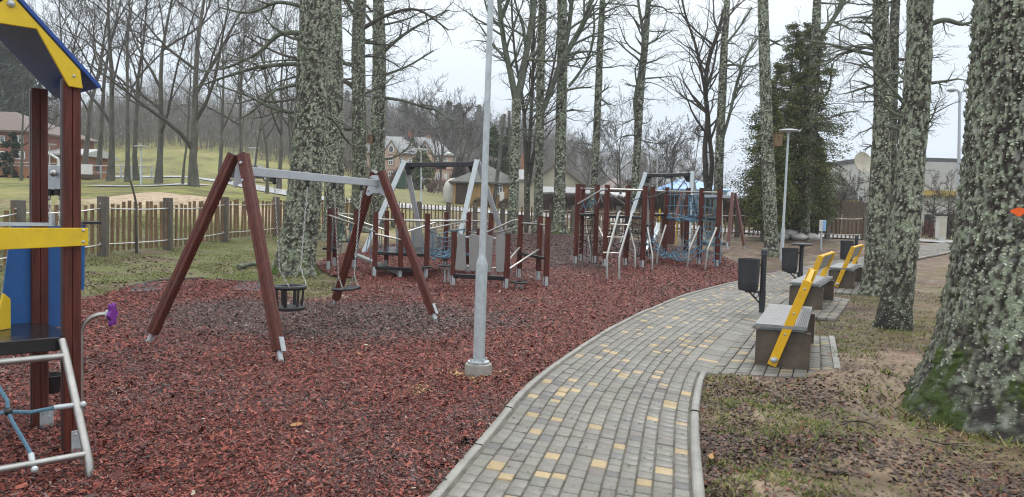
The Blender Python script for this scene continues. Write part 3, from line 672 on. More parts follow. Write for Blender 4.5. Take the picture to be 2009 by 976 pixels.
    area = 2*np.pi*P[:, 3].mean()*min(s[-1], zmax); nf = int(min(area/(size*size)*.75*cover, 90000))
    if nf:
        a = rg.integers(0, n-1, nf*3); b = rg.integers(0, k, nf*3); ok = rg.random(nf*3) < li[a, b]*.9*(1-mk[a, b])*(1-.9*crack[a, b])+.02*(1-np.clip(mk[a, b]*3, 0, 1)); a, b = a[ok][:nf], b[ok][:nf]; nf = len(a)
        o = V[a, b]; nrm = np.stack([cs[b], sn[b], 0*cs[b]], 1); tan = np.stack([-sn[b], cs[b], 0*cs[b]], 1); upv = np.array([[0, 0, 1.]])
        tl = rg.normal(0, .45, nf)[:, None]; u = tan*np.cos(tl)+upv*np.sin(tl); v = upv*np.cos(tl)-tan*np.sin(tl)
        out_ = rg.uniform(.03, .36, nf)[:, None]; v = v*rg.choice([-1, 1, 1], nf)[:, None]*(1-out_*.4)+nrm*out_
        sz = size*rg.uniform(.5, 1.5, nf)[:, None]
        p0 = o+nrm*.001-u*sz*.6; p1 = o+nrm*.001+u*sz*.6; p2 = o+v*sz*.75+u*sz*.7+nrm*sz*rg.uniform(0, .35, (nf, 1)); p3 = o+v*sz*rg.uniform(.5, .9, (nf, 1))-u*sz*.65
        Vf = np.stack([p0, p1, p2, p3], 1).reshape(-1, 3); Ff = np.arange(4*nf).reshape(nf, 4)
        pal = np.array([[.42, .46, .36], [.36, .41, .29], [.47, .51, .41], [.29, .34, .215], [.39, .43, .33]])
        cf = np.repeat(pal[rg.integers(0, 5, nf)]*rg.uniform(.7, 1.12, nf)[:, None]*np.clip(.62+.75*fbm(np.stack([a*st*4, b*2*np.pi*rm/k*4, 0*a], -1), seed+3, 3), .6, 1.15)[:, None], 4, 0)
        return (Vt, F, Ct), (Vf, Ff, cf)
    return (Vt, F, Ct), None
PXW = lambda w_, Y: w_/FPX*Y/2
def lichen_tree(name, label, base, pts, seed, Y=None, group=None, limbs=(), top=None, twigs=10, tw_len=1.6, tw_z=(3, 12), lv=3, crownh=5., kids=(4, 5, 4), extra_crown=True, side=None, **kw):
    """base, pts: picture columns of the stem (px, py, width px), all at the stem's own distance."""
    b = G(*base[:2]); b.z -= .04
    if Y is not None: b = A(base[0], base[1], Y); b.z = hz(b.x, b.y)-.04
    D = b.y
    path_ = [(b.x, b.y, b.z, PXW(base[2], D))]
    for px, py, wd in pts:
        p = A(px, py, D); path_.append((p.x, p.y, p.z, PXW(wd, D)))
    rn = random.Random(seed)
    t = thing(name, label, 'tree', b, 0, group)
    lv_ = np.array(path_); lv_[:, :3] -= np.array(b)
    (V, F, C), fl = bark_mesh(lv_, D, seed, **kw)
    link('trunk', np_mesh('trunk', V, F, C, True), M['trunkv'], t)
    if fl is not None: tag(link('lichen', np_mesh('lichen', *fl), M['leafv'], t), kind='stuff')
    segs = []
    for lm in limbs:                              # limbs given in picture columns too, (px, py, width[, dY])
        pp = []; rr = []
        for q in lm:
            p = A(q[0], q[1], D+(q[3] if len(q) > 3 else 0))-b; pp.append(tuple(p)); rr.append(PXW(q[2], D))
        cc = catmull([(*a, r) for a, r in zip(pp, rr)], 5); Lm = float(np.linalg.norm(np.diff(cc[:, :3], axis=0), axis=1).sum())
        P3 = [tuple(x[:3]) for x in cc]; R3 = [float(x[3]) for x in cc]; segs.append((P3, R3))
        sprout(rn, segs, P3, R3, Lm*.6+.6, 0, (int(4+Lm*1.5), 4, 3), (.4, 1.1), .02, .16, max(.004, D*.00017), .25)
    a = lv_[-1]; z0 = a[2]
    for i in range(twigs):                        # side twigs of the stem
        z = rn.uniform(*tw_z); kx = np.interp(z, lv_[:, 2], lv_[:, 0]); ky = np.interp(z, lv_[:, 2], lv_[:, 1]); q = rn.uniform(0, 6.283)
        if side is not None and rn.random() < .7: q = side+rn.gauss(0, .6)
        grow(rn, segs, (kx, ky, z), (math.cos(q), math.sin(q), rn.uniform(-.15, .35)), tw_len*rn.uniform(.4, 1.3), rn.uniform(.014, .04)*(1+D/60), 1, (0, 6, 4), (.35, 1.0), -.01, .2, max(.004, D*.00017))
    if extra_crown:
        for i in range(4):
            grow(rn, segs, (a[0], a[1], a[2]-.1-i*.3), (rn.gauss(0, .35), rn.gauss(0, .35), 1), crownh*rn.uniform(.6, 1.1), a[3]*rn.uniform(.5, .75), 0, (4, 4, 3), (.35, .95), .03, .12, max(.005, D*.00018))
    if segs:
        V, F = tubes(segs); link('crown', np_mesh('crown', V, F, None, True), M['lichentwig'] if kw.get('lichen', 1) > .75 else M['twig'], t)
    return t
# ------------------------------------------------------------------ playground equipment
def V3(p, z): return Vector((p[0], p[1], z))
def chain(mb, p0, p1, link=.034, wr=.0035, wd=.011):
    p0, p1 = Vector(p0), Vector(p1); n = max(2, int((p1-p0).length/(link*.8))); t = (p1-p0).normalized()
    a = Vector((1, 0, 0)); a = (a-t*a.dot(t)).normalized(); b = t.cross(a)
    for i in range(n):
        c = p0+(p1-p0)*((i+.5)/n); s = a if i % 2 else b
        mb.tube([c+t*(link/2*math.cos(q))+s*(wd*math.sin(q)) for q in [k*math.pi/3 for k in range(6)]], wr, 3, True)
    return mb
def double_swing(name, label, a1, a2, b1, b2, h, tm, beam_mat='galv_beam', group=None, pw=.105, splay=(.0, .0)):
    ca, cb = (a1+a2)/2, (b1+b2)/2; ax = (cb-ca); ax.z = 0; ax.normalize(); ca = ca+ax*splay[0]; cb = cb-ax*splay[1]
    t = thing(name, label, 'swing frame', (ca+cb)/2, 0, group)
    for c, f1, f2 in ((ca, a1, a2), (cb, b1, b2)):
        top = Vector((c.x, c.y, c.z+h))
        for f in (f1, f2):
            d = (f-c).normalized(); tp = top+d*.085; foot = f+(tp-f)*.055
            o = MB().post(foot, tp+(tp-f).normalized()*.03, pw, ax).build('leg', tm, t)
            fo = MB(); fo.cyl(f-(tp-f)*.03, foot+(tp-f)*.003, .028, .028, 12)
            out_ = (f-c).normalized(); up = (tp-f).normalized(); nn = up.cross(ax).normalized()
            if nn.dot(out_) < 0: nn = -nn
            fo.bar(foot-up*.02+nn*(pw/2+.004), foot+up*.13+nn*(pw/2+.004), .07, .008, ax)
            fo.bar(foot-up*.02+ax*(pw/2+.004), foot+up*.11+ax*(pw/2+.004), .008, .06, ax)
            fo.build('foot', M['galv'], o)
            cp = MB(); cp.bar(tp+up*.031, tp+up*.037, pw*.98, pw*.98, ax); cp.build('end_cap', M['black'], o)
        inn = ax if c is ca else -ax
        d = (f1-c).normalized(); dn = Vector((0, 0, -1)); br = MB()
        q = top+inn*.012
        br.prism([q+d*.10+dn*.02, q+d*.20+dn*.30, q+d*.15+dn*.335, q+d*.06+dn*.285, q-d*.06+dn*.285, q-d*.15+dn*.335, q-d*.20+dn*.30, q-d*.10+dn*.02], inn, .012)
        for s in (-1, 1):
            for dd, zz in ((.105, .06), (.155, .25)): br.ball(q+d*s*dd+dn*zz-inn*(-.014), .017, 8); br.ball(q+d*s*dd+dn*zz-inn*(.075), .019, 8)
        br.build('bracket_plate', M['galv_beam'], t, .002)
    z = -.14
    p0 = Vector((ca.x, ca.y, ca.z+h+z)); p1 = Vector((cb.x, cb.y, cb.z+h+z))
    MB().bar(p0+ax*.02, p1-ax*.02, .075, .10).build('beam', M[beam_mat], t, .006)
    hg = []
    for k in (.20, .42, .62, .85):
        p = p0+(p1-p0)*k; m_ = MB(); m_.cyl(p+Vector((0, 0, -.05)), p+Vector((0, 0, -.085)), .022, .022, 10); m_.ball(p+Vector((0, 0, -.10)), .027, 10); m_.build('hanger', M['black'], t, smooth=True); hg.append(p+Vector((0, 0, -.12)))
    return hg, ax
hg, sax = double_swing('swing_frame', 'brown timber double swing frame with grey top beam beside the big mossy tree', G(552, 712), G(290, 674), G(856, 632), G(655, 600), 2.09, M['timber'], splay=(.42, .22))
sd = Vector((-sax.y, sax.x, 0))
# toddler seat
c = (hg[0]+hg[1])/2; zt = .60
t = thing('toddler_swing_seat', 'black caged toddler swing seat hanging on chains from the timber frame', 'swing seat', (c.x, c.y, .42))
m_ = MB(); hw = (hg[1]-hg[0]).length/2
for k in range(2):
    s = -1 if k == 0 else 1; top = hg[k]; jn = c+sax*s*.21; jn.z = .82
    chain(m_, top, jn)
    for e_ in (-1, 1): chain(m_, jn, Vector((c.x, c.y, zt+.012))+sax*s*.17+sd*e_*.12)
    m_.build('chain', M['chain'], t); m_ = MB()
m_ = MB(); ring = []
for k in range(20):
    q = 2*math.pi*k/20; ring.append(Vector((c.x, c.y, zt))+sax*(.185*math.cos(q))+sd*(.165*math.sin(q)))
m_.tube(ring, .026, 8, True); m_.build('ring', M['black'], t, smooth=True)
for k in range(6):
    q = 2*math.pi*k/6+.3; p = Vector((c.x, c.y, zt))+sax*(.175*math.cos(q))+sd*(.155*math.sin(q)); b_ = Vector((c.x, c.y, .36))+sax*(.155*math.cos(q))+sd*(.135*math.sin(q))
    m_ = MB(); m_.bar(p, b_, .05 if k % 3 == 0 else .026, .02, sax); m_.build('strut', M['black'], t, .004)
m_ = MB(); m_.prism([Vector((c.x, c.y, .345))+sax*(.20*math.cos(q))+sd*(.18*math.sin(q)) for q in [2*math.pi*k/18 for k in range(18)]], (0, 0, 1), .045); m_.build('seat', M['black'], t, .012)
# flat seat
c = (hg[2]+hg[3])/2; zt = .47
t = thing('flat_swing_seat', 'flat black rubber swing seat hanging on two chains', 'swing seat', (c.x, c.y, zt))
m_ = MB()
for k in range(2):
    s = -1 if k == 0 else 1; jn = c+sax*s*.20; jn.z = zt+.18; chain(m_, hg[2+k], jn)
    for e_ in (-1, 1): chain(m_, jn, Vector((c.x, c.y, zt+.01))+sax*s*.195+sd*e_*.07)
    m_.build('chain', M['chain'], t); m_ = MB()
m_ = MB(); pr = [(-.235, .0), (-.21, .022), (-.15, .008), (0, 0), (.15, .008), (.21, .022), (.235, .0), (.22, -.02), (0, -.028), (-.22, -.02)]
m_.prism([Vector((c.x, c.y, zt))+sax*x_+Vector((0, 0, z_)) for x_, z_ in pr], sd, .19); m_.build('seat', M['black'], t, .006)

# second brown swing far behind with basket
hg4, ax4 = double_swing('swing_frame', 'faded red timber swing frame by the dark thuja, nest seat below', G(1428, 489), G(1461, 488), G(1312, 481), G(1338, 474), 2.15, M['timber_pale'], splay=(.25, .25))
hg4b = hg4
t = None
def silver_swing(label, pa, pb, la1, la2, lb1, lb2, D, h):
    a1, a2, b1, b2 = [A(x_, y_, D) for x_, y_ in ((0, 0),)*4] if False else [gy(x_, D+o) for x_, o in ((la1, -.9), (la2, .9), (lb1, -.9), (lb2, .9))]
    ca, cb = A(*pa, D), A(*pb, D); ax = (cb-ca).normalized()
    t = thing('tall_swing_frame', label, 'swing frame', ((ca.x+cb.x)/2, D, hz((ca.x+cb.x)/2, D)))
    for cc, feet in ((ca, (a1, a2)), (cb, (b1, b2))):
        for i, f in enumerate(feet):
            f = f.copy(); f.z = hz(f.x, f.y)-.05
            tp = cc+Vector((0, -.1 if i == 0 else .1, .02))
            MB().bar(f, tp, .15, .10, Vector((1, 0, 0))).build('leg', M['galv'], t, .01)
        m_ = MB(); s = ax if cc is ca else -ax
        m_.prism([cc+s*.02+Vector((0, -.12, -.02)), cc+s*.02+Vector((0, .12, -.02)), cc+s*.3+Vector((0, .05, -.05)), cc+s*.12+Vector((0, .1, -.40)), cc+s*.12+Vector((0, -.1, -.40))], (1, 0, 0), .1); m_.build('bracket', M['black'], t)
    MB().bar(ca+Vector((0, 0, -.10)), cb+Vector((0, 0, -.10)), .13, .15).build('beam', M['deckblack'], t, .02)
    mid = (ca+cb)/2; m_ = MB(); m_.box(mid+Vector((0, 0, -.2)), (.32, .12, .06)); m_.build('hanger', M['black'], t)
silver_swing('tall silver legged swing frame with black beam before the shed with tan walls', (795, 318), (936, 316), 712, 832, 892, 1000, 23.5, 3.1)
silver_swing('tall silver legged swing frame with black beam behind the climbing frame with nets', (1266, 340), (1357, 338), 1218, 1272, 1350, 1385, 31, 3.3)

# ------------------------------------------------------------------ low balance course
def net(parent, q, nu, nv, r, mt, name='rope_net', sag=.0, jit=.0, seed=1):
    q = [Vector(p) for p in q]; rn = random.Random(seed); m_ = MB(); g = {}
    for i in range(nu+1):
        for j in range(nv+1):
            a, b = i/nu, j/nv; p = q[0]*(1-a)*(1-b)+q[1]*a*(1-b)+q[2]*a*b+q[3]*(1-a)*b
            p.z -= sag*4*a*(1-a)*(1 if sag > 0 else 0); p += Vector((rn.gauss(0, jit), rn.gauss(0, jit), rn.gauss(0, jit))); g[i, j] = p
    for i in range(nu+1): m_.tube([g[i, j] for j in range(nv+1)], r, 5)
    for j in range(nv+1): m_.tube([g[i, j] for i in range(nu+1)], r, 5)
    for p in g.values(): m_.ball(p, r*1.7, 5)
    return m_.build(name, mt, parent, smooth=True)
PP = {}
course = thing('balance_course', 'low balance course of brown posts, steel handrails, grey panels and blue ropes', 'balance course', G(860, 545))
def cpost(par, key, px, py, h, lift=.12, w=.105, store=PP, tm='timber', steel=True, rz=.3):
    p = G(px, py); z0 = p.z; store[key] = p
    o = MB().post((p.x, p.y, z0+(lift if steel else -.05)), (p.x, p.y, z0+h), w, (math.cos(rz), math.sin(rz), 0)).build('post', M[tm], par)
    MB().box((p.x, p.y, z0+h+.008), (w*1.02, w*1.02, .014), Matrix.Rotation(rz, 3, 'Z')).build('cap', M['black'], o)
    if steel:
        m_ = MB(); s = Vector((math.cos(rz), math.sin(rz), 0)); n_ = Vector((s.y, -s.x, 0))
        for q in (-1,):
            m_.box(p+n_*(w/2+.004)+s*(w*.1*q)+Vector((0, 0, .09)), (.07, .008, .26), Matrix.Rotation(rz, 3, 'Z'))
            m_.box(p-s*(w/2+.004)+Vector((0, 0, .09)), (.008, .06, .26), Matrix.Rotation(rz, 3, 'Z'))
        m_.box(p+Vector((0, 0, .05)), (.05, .05, .16), Matrix.Rotation(rz, 3, 'Z')); m_.build('foot', M['galv'], o)
    return p
for k, (px, py, h) in {'1': (645, 531, 1.42), '2': (656, 523, 1.42), '3': (696, 528, 1.42), '4': (735, 543, 1.43), '5': (785, 545, 1.43), '6': (836, 547, 1.44), '7': (873, 530, 1.44), '8': (917, 536, 1.45), '9': (960, 537, 1.45), '10': (889, 562, 1.12), '11': (993, 568, 1.12), '12': (1018, 546, 1.46), '13': (1056, 551, 1.46), '14': (1071, 563, 1.47), '15': (938, 541, 1.1), '16': (757, 528, 1.42)}.items():
    cpost(course, k, px, py, h)
def up(k, z, S_=None): p = (S_ or PP)[k]; return Vector((p.x, p.y, p.z+z))
def rail(par, pts, r=.021, name='handrail', mt='inox'): return MB().tube(pts, r, 8).build(name, M[mt], par, smooth=True)
def slope(par, k1, k2, z1, z2, off=.0):
    a, b = up(k1, z1), up(k2, z2); d = (b-a); o = Vector((0, -off, 0)); rail(par, [a+o, a+o+d*.10, b+o-d*.12, b+o])
slope(course, '1', '4', 1.28, 1.0, .06); slope(course, '2', '16', 1.28, .95); rail(course, [up('2', 1.3), up('3', 1.3)])
rail(course, [up('4', 1.28), up('5', 1.28), up('6', 1.28), up('8', 1.28)]); rail(course, [up('16', 1.2), up('7', 1.25), up('9', 1.27)])
slope(course, '4', '5', .95, .85, .06); slope(course, '5', '7', .98, 1.28); slope(course, '6', '8', 1.1, 1.28)
rail(course, [up('10', 1.02), up('11', 1.02)]); rail(course, [up('10', .42), up('11', .42)], .018)
rail(course, [up('8', 1.0), up('15', 1.0)]); a, b = up('15', .95), up('12', 1.36); rail(course, [a, a+(b-a)*.15, b-(b-a)*.2+Vector((0, 0, .05)), b]); a, b = up('9', .95), up('13', 1.36); rail(course, [a, a+(b-a)*.2, b])
rail(course, [up('12', 1.28), up('13', 1.28), up('14', 1.28)]); rail(course, [up('11', .55), up('12', .72)]); rail(course, [up('11', .38), up('13', .72)])
def deck(par, pts, z, th=.05, mt='deckblack', name='platform'):
    pts = [Vector((p.x, p.y, p.z+z)) for p in pts]; c = sum(pts, Vector())/len(pts); pts.sort(key=lambda p: math.atan2(p.y-c.y, p.x-c.x)); return MB().prism([p+(p-c).normalized()*.02 for p in pts], (0, 0, 1), th).build(name, M[mt], par, .006)
def beam(par, a, b, w_=.10, h_=.06, mt='deckblack', name='balance_beam'): return MB().bar(a, b, h_, w_, Vector((0, 0, 1))).build(name, M[mt], par, .01)
deck(course, [PP['4'], PP['5'], PP['6'], PP['7'], PP['16']], .52, .07); beam(course, up('4', .20), up('6', .20), .12, .07); beam(course, up('1', .50), up('2', .50), .3, .05)
beam(course, up('3', .35), up('5', .10), .16, .06, 'panel', 'ramp'); beam(course, up('10', .22), up('11', .22), .12, .09); beam(course, up('12', .58), up('14', .60), .14, .06)
deck(course, [PP['12'], PP['13'], PP['14']], .58, .05); deck(course, [PP['8'], PP['9'], PP['15']], .30, .05)
for i, (px0, w1, w2) in enumerate(((905, .19, .24), (935, .24, .19), (957, .24, .19), (975, .22, .17))):  # bowed grey boards between the bars
    k = (i+.5)/4.05+.02; p = PP['10']+(PP['11']-PP['10'])*k; s = (PP['11']-PP['10']).normalized(); n_ = Vector((s.y, -s.x, 0)); lean = Vector((0, 0, 0))
    c = p+n_*.03; tops = (w1, w2) if i else (w1*.8, w2)
    m_ = MB(); m_.prism([V3(c-s*tops[0]/2, c.z+1.07), V3(c-s*.02, c.z+1.09), V3(c+s*tops[0]/2, c.z+1.06), V3(c+s*tops[1]/2, c.z+.36), V3(c, c.z+.34), V3(c-s*tops[1]/2, c.z+.35)], n_, .02); m_.build('panel', M['panel'], course, .004)
for i in range(3):
    k = .25+.25*i; p = PP['16']+(PP['7']-PP['16'])*k; s = (PP['7']-PP['16']).normalized(); n_ = Vector((s.y, -s.x, 0)); m_ = MB(); m_.prism([V3(p-s*.15, p.z+1.05), V3(p+s*.13, p.z+1.07), V3(p+s*.16, p.z+.55), V3(p-s*.12, p.z+.55)], n_, .02); m_.build('panel', M['panel'], course, .004)
net(course, [up('6', 1.05), up('8', 1.05), up('8', .55), up('6', .55)], 7, 4, .011, M['rope'], seed=2, jit=.02); net(course, [up('7', 1.05), up('9', 1.0), up('9', .55), up('7', .55)], 7, 4, .010, M['rope'], seed=3, jit=.02)
net(course, [up('6', .50), up('8', .5), up('9', .5), up('7', .5)], 9, 6, .017, M['rope'], seed=4, jit=.03, sag=.06)
def vrope(par, k1, k2, z1a, z1b, z2a, z2b, n, mt='rope', r=.010):
    m_ = MB(); rn = random.Random(n*7+int(z1a*10))
    for i in range(n):
        a = up(k1, z1a)*(1-(i+.5)/n)+up(k2, z1b)*((i+.5)/n); q = min(max((i+.5)/n+rn.uniform(-.12, .12), 0), 1); b = up(k1, z2a)*(1-q)+up(k2, z2b)*q; m = (a+b)/2+Vector((rn.uniform(-.05, .05), rn.uniform(-.05, .05), -.03)); m_.tube([a, m, b], r, 5)
    m_.build('rope', M[mt], par, smooth=True)
vrope(course, '2', '16', 1.25, .95, .45, .35, 5); vrope(course, '1', '4', 1.22, 1.0, .45, .3, 5); vrope(course, '4', '5', .95, .85, .5, .5, 3); vrope(course, '5', '6', .9, 1.05, .5, .5, 3)
for px, py, hh in ((876, 556, .36), (1019, 569, .14), (830, 552, .3)):
    p = G(px, py); m_ = MB(); m_.lathe([(.20, 0), (.205, .02), (.19, .035)], (p.x, p.y, p.z+hh), 18); o = m_.build('stepping_disc', M['deckblack'], course)
    m_ = MB(); m_.cyl((p.x-.04, p.y, p.z-.05), (p.x-.04, p.y, p.z+hh), .022); m_.cyl((p.x+.04, p.y, p.z-.05), (p.x+.04, p.y, p.z+hh), .022); m_.build('stem', M['galv'], o, smooth=True)
m_ = MB(); s = (PP['12']-PP['11']).normalized(); p = PP['11']+s*.25
for k, dd in enumerate((.12, .42, .62)):
    q = PP['11']+s*dd; m_ = MB(); m_.prism([V3(q-s*.14, q.z+.50), V3(q+s*.13, q.z+.48), V3(q+s*.06, q.z+.28), V3(q-s*.04, q.z+.30)], (s.y, -s.x, 0), .03); m_.build('stepping_board', M['panel'] if k != 1 else M['black'], course, .004)

# ------------------------------------------------------------------ tall climbing frame
CP = {}
climb = thing('climbing_frame', 'tall climbing frame of brown posts with steel ladder, black decks and blue nets', 'climbing frame', G(1265, 520))
for k, (px, py) in {'1': (1129, 518), '2': (1139, 513), '3': (1167, 517), '4': (1186, 523.5), '5': (1227, 522), '6': (1260, 526.5), '7': (1276, 510), '8': (1303, 509), '9': (1345, 509), '10': (1371, 520), '11': (1406, 525)}.items():
    cpost(climb, k, px, py, 2.27, store=CP, w=.125, lift=.08, rz=.15)
def cu(k, z): return up(k, z, CP)
deck(climb, [CP[k] for k in '123'], 1.40, .08); deck(climb, [CP[k] for k in '456'], 1.40, .08)
p8 = CP['8']; bk = Vector((p8.x-.2, p8.y+1.1, p8.z)); deck(climb, [CP['7'], CP['8'], bk], 1.40, .07); deck(climb, [CP['9'], CP['10'], CP['11']], 1.38, .08)
for a, b in (('1', '2'), ('2', '3'), ('4', '5'), ('4', '6'), ('7', '8'), ('8', '10'), ('10', '11'), ('9', '11'), ('5', '6')): rail(climb, [cu(a, 2.16), cu(b, 2.16)], .028, 'top_rail')
a, b = cu('1', 1.72), cu('4', 2.16); a.y -= .08; b.y -= .08; rail(climb, [a, a+(b-a)*.08, b-(b-a)*.2+Vector((0, 0, .06)), b], .026, 'top_rail')
a, b = cu('4', 2.1), cu('5', 1.72); b.y += .3; rail(climb, [a, b-(b-a)*.1, b], .022, 'top_rail'); a, b = cu('6', 1.95), cu('8', 2.16); rail(climb, [a, (a+b)/2-Vector((0, 0, .03)), b], .014, 'rope', 'ropeblack'); a, b = cu('5', 1.8), cu('6', 2.0); rail(climb, [a, b], .014, 'rope', 'rope')
for i, k in enumerate((.2, .4, .58, .78)):        # hanging grips
    p = cu('1', 1.72)*(1-k)+cu('4', 2.12)*k; p.y -= .05; m_ = MB(); h_ = .26; m_.tube([p, p+Vector((0, 0, -.08)), p+Vector((-.07, 0, -h_)), p+Vector((.07, 0, -h_)), p+Vector((0, 0, -.08))], .019, 6); m_.build('grip', M['rope'] if i < 3 else M['panel'], climb, smooth=True)
# steel ladder
m_ = MB(); LT = []
for tx, ty, bx, by, fx, fy in ((1212, 419, 1191, 509, 1191, 549), (1238, 419, 1215, 509, 1215, 550)):
    f = G(fx, fy); D = f.y; kz = f.z+.62; tp = Vector((A(tx, ty, D+.9).x, D+.75, f.z+1.58)); kn = Vector((A(bx, by, D).x, D+.02, kz-.05))
    LT.append((kn, tp)); o = MB().tube([f-Vector((0, 0, .1)), kn-Vector((0, 0, .06)), kn+(tp-kn)*.06, tp, tp+Vector((.05, .06, .03)), tp+Vector((.06, .2, -.01))], .027, 8).build('ladder_rail', M['inox'], climb, smooth=True)
for k in (.06, .42, .72): rail(climb, [LT[0][0]*(1-k)+LT[0][1]*k-Vector((.12, 0, 0)), LT[1][0]*(1-k)+LT[1][1]*k], .016, 'rung')
def arch(px0, py0, px1, py1, fx, fy, lean=.5):
    f = G(fx, fy); D = f.y; kn = A(px1, py1, D); kn.z = max(kn.z, f.z+.3); tp = A(px0, py0, D+lean); d = kn-f
    rail(climb, [f-Vector((0, 0, .06)), kn, kn+(tp-kn)*.75, tp-(tp-kn)*.04+Vector((0, 0, .02)), tp+Vector((.04 if px0 > px1 else -.04, .3, -.02))], .025, 'climbing_arch')
for q in ((1149, 442, 1159, 495, 1159, 516), (1173, 443, 1183, 465, 1183, 500), (1235, 447, 1246, 490, 1246, 527), (1270, 447, 1280, 500, 1280, 532), (1307, 442, 1291, 490, 1288, 520), (1372, 444, 1352, 490, 1348, 526), (1406, 447, 1388, 490, 1383, 532)): arch(*q)
net(climb, [cu('8', 2.05), cu('10', 2.05), cu('10', 1.42), cu('8', 1.42)], 8, 2, .014, M['rope'], seed=5, jit=.02)
net(climb, [cu('9', 2.0), cu('10', 2.0)-Vector((.12, 0, 0)), cu('10', 1.42)-Vector((.12, 0, 0)), cu('9', 1.4)], 6, 3, .014, M['rope'], seed=6, jit=.03); net(climb, [cu('10', 2.0), cu('11', 2.0), cu('11', 1.42), cu('10', 1.42)], 4, 2, .013, M['rope'], seed=7, jit=.02)
a, b = cu('8', 1.34), cu('10', 1.34); net(climb, [a, b, cu('9', 1.34), (a+cu('9', 1.34))/2+Vector((-.4, .5, 0))], 9, 5, .02, M['rope'], seed=8, jit=.03, sag=.05)
net(climb, [cu('6', .95), cu('11', .95), cu('9', .9), cu('7', .9)], 11, 5, .015, M['rope'], seed=9, jit=.04, sag=.72); net(climb, [cu('10', 1.36), cu('11', 1.36), cu('11', .2)-Vector((0, .5, 0)), cu('10', .2)-Vector((.1, .5, 0))], 3, 5, .013, M['rope'], seed=10, jit=.03)
net(climb, [cu('4', 1.2), cu('6', 1.2), cu('6', .25), cu('4', .25)+Vector((0, 1.3, 0))], 6, 5, .013, M['ropeblack'], seed=11, jit=.06); net(climb, [cu('2', 1.3), cu('3', 1.3), cu('3', .2), cu('2', .2)], 3, 5, .013, M['ropeblack'], seed=12, jit=.03); net(climb, [cu('1', 1.2), cu('2', 1.2), cu('2', .2), cu('1', .2)], 2, 5, .014, M['inox'], name='side_ladder', seed=13)
net(climb, [cu('6', 1.1), cu('7', 1.2), cu('7', .2), cu('6', .25)], 4, 5, .013, M['ropeblack'], seed=14, jit=.05)
a, b = CP['8'], CP['9']; pa, pb = G(1296, 506), G(1322, 505); MB().prism([V3(pa, .42+pa.z), V3(pb, .42+pb.z), V3(pb, 1.36+pb.z), V3(pa, 1.36+pa.z)], (0, 1, 0), .03).build('side_board', M['timber'], climb, .004)
m_ = MB(); m_.bar(V3(pb+Vector((.05, 0, 0)), pb.z+.42), V3(pb+Vector((.05, 0, 0)), pb.z+1.34), .03, .05); m_.build('edge_strip', M['yellow'], climb); p = A(1294, 424, 27); m_ = MB(); m_.bar(p-Vector((0, 0, .15)), p+Vector((0, 0, .25)), .04, .03); m_.build('edge_strip', M['yellow'], climb)
p = G(1275, 494); sl_ = MB(); q = [A(1262, 485, 26.2), A(1272, 490, 26.0), A(1290, 462, 27.2), A(1295, 446, 27.6), A(1288, 440, 27.6), A(1278, 462, 27.0)]; sl_.prism(q, (0.25, 1, .35), .45); sl_.build('slide', M['galv'], climb, .02)
# nest seat of the back swing
c = A(1395, 477, 28.2); t = thing('nest_swing_seat', 'round black nest swing seat behind the climbing frame', 'swing seat', c)
m_ = MB(); m_.tube([c+Vector((.5*math.cos(q), .5*math.sin(q), 0)) for q in [2*math.pi*k/18 for k in range(18)]], .06, 8, True); m_.build('ring', M['black'], t, smooth=True)
m_ = MB()
for i in range(-4, 5):
    e_ = math.sqrt(.25-(i*.11)**2); m_.tube([c+Vector((i*.11, -e_, 0)), c+Vector((i*.11, 0, -.06)), c+Vector((i*.11, e_, 0))], .012, 4); m_.tube([c+Vector((-e_, i*.11, 0)), c+Vector((0, i*.11, -.06)), c+Vector((e_, i*.11, 0))], .012, 4)
m_.build('web', M['ropeblack'], t); m_ = MB()
for k, h in enumerate((hg4[0], hg4[3])):
    for e_ in (-.4, .4): m_.tube([h, c+Vector(((.3 if k == 0 else -.3), e_, 0))], .012, 4)
m_.build('chain', M['chain'], t)

# ------------------------------------------------------------------ play tower at the edge of the picture
TA = G(139, 886); TA.z = 0; ga = Vector((-.73, -.68, 0)).normalized(); aa = Vector((-.72, .69, 0)).normalized()
def T(u, v, z): return TA+ga*u+aa*v+Vector((0, 0, z))
tower = thing('play_tower', 'brown post play tower with blue roof, yellow boards and black deck', 'play tower', TA)
for (u, v, tm) in ((0, 0, 'timber'), (0, .68, 'timber'), (.66, 0, 'timber'), (.66, .68, 'timber')):
    o = MB().post(T(u, v, -.02), T(u, v, 2.36), .097, ga).build('post', M[tm], tower)
    m_ = MB(); n_ = -aa
    if True:
        q = T(u, v, .09)-aa*(.053)-ga*.03; m_.bar(q-Vector((0, 0, .085)), q+Vector((0, 0, .075)), .085, .006, ga)
        for dx in (-.015, .02): m_.ball(q-aa*.004+ga*dx+Vector((0, 0, .03+dx)), .008, 8)
    m_.build('base_plate', M['galv'], o, .003)
    MB().bar(T(u+.0495, v, .02), T(u+.0495, v, 2.34), .004, .02, ga).build('edge_seal', M['anthracite'], o)
ru = .33
for s in (-1, 1):
    e_ = T(ru+s*.47, -.09, 2.325); rgd = T(ru, -.09, 2.83); e2 = T(ru+s*.47, .78, 2.325); r2 = T(ru, .78, 2.83)
    n_ = (rgd-e_).cross(e2-e_).normalized(); MB().prism([e_, rgd, r2, e2], n_, .024).build('roof_board', M['roofblue'], tower, .004)
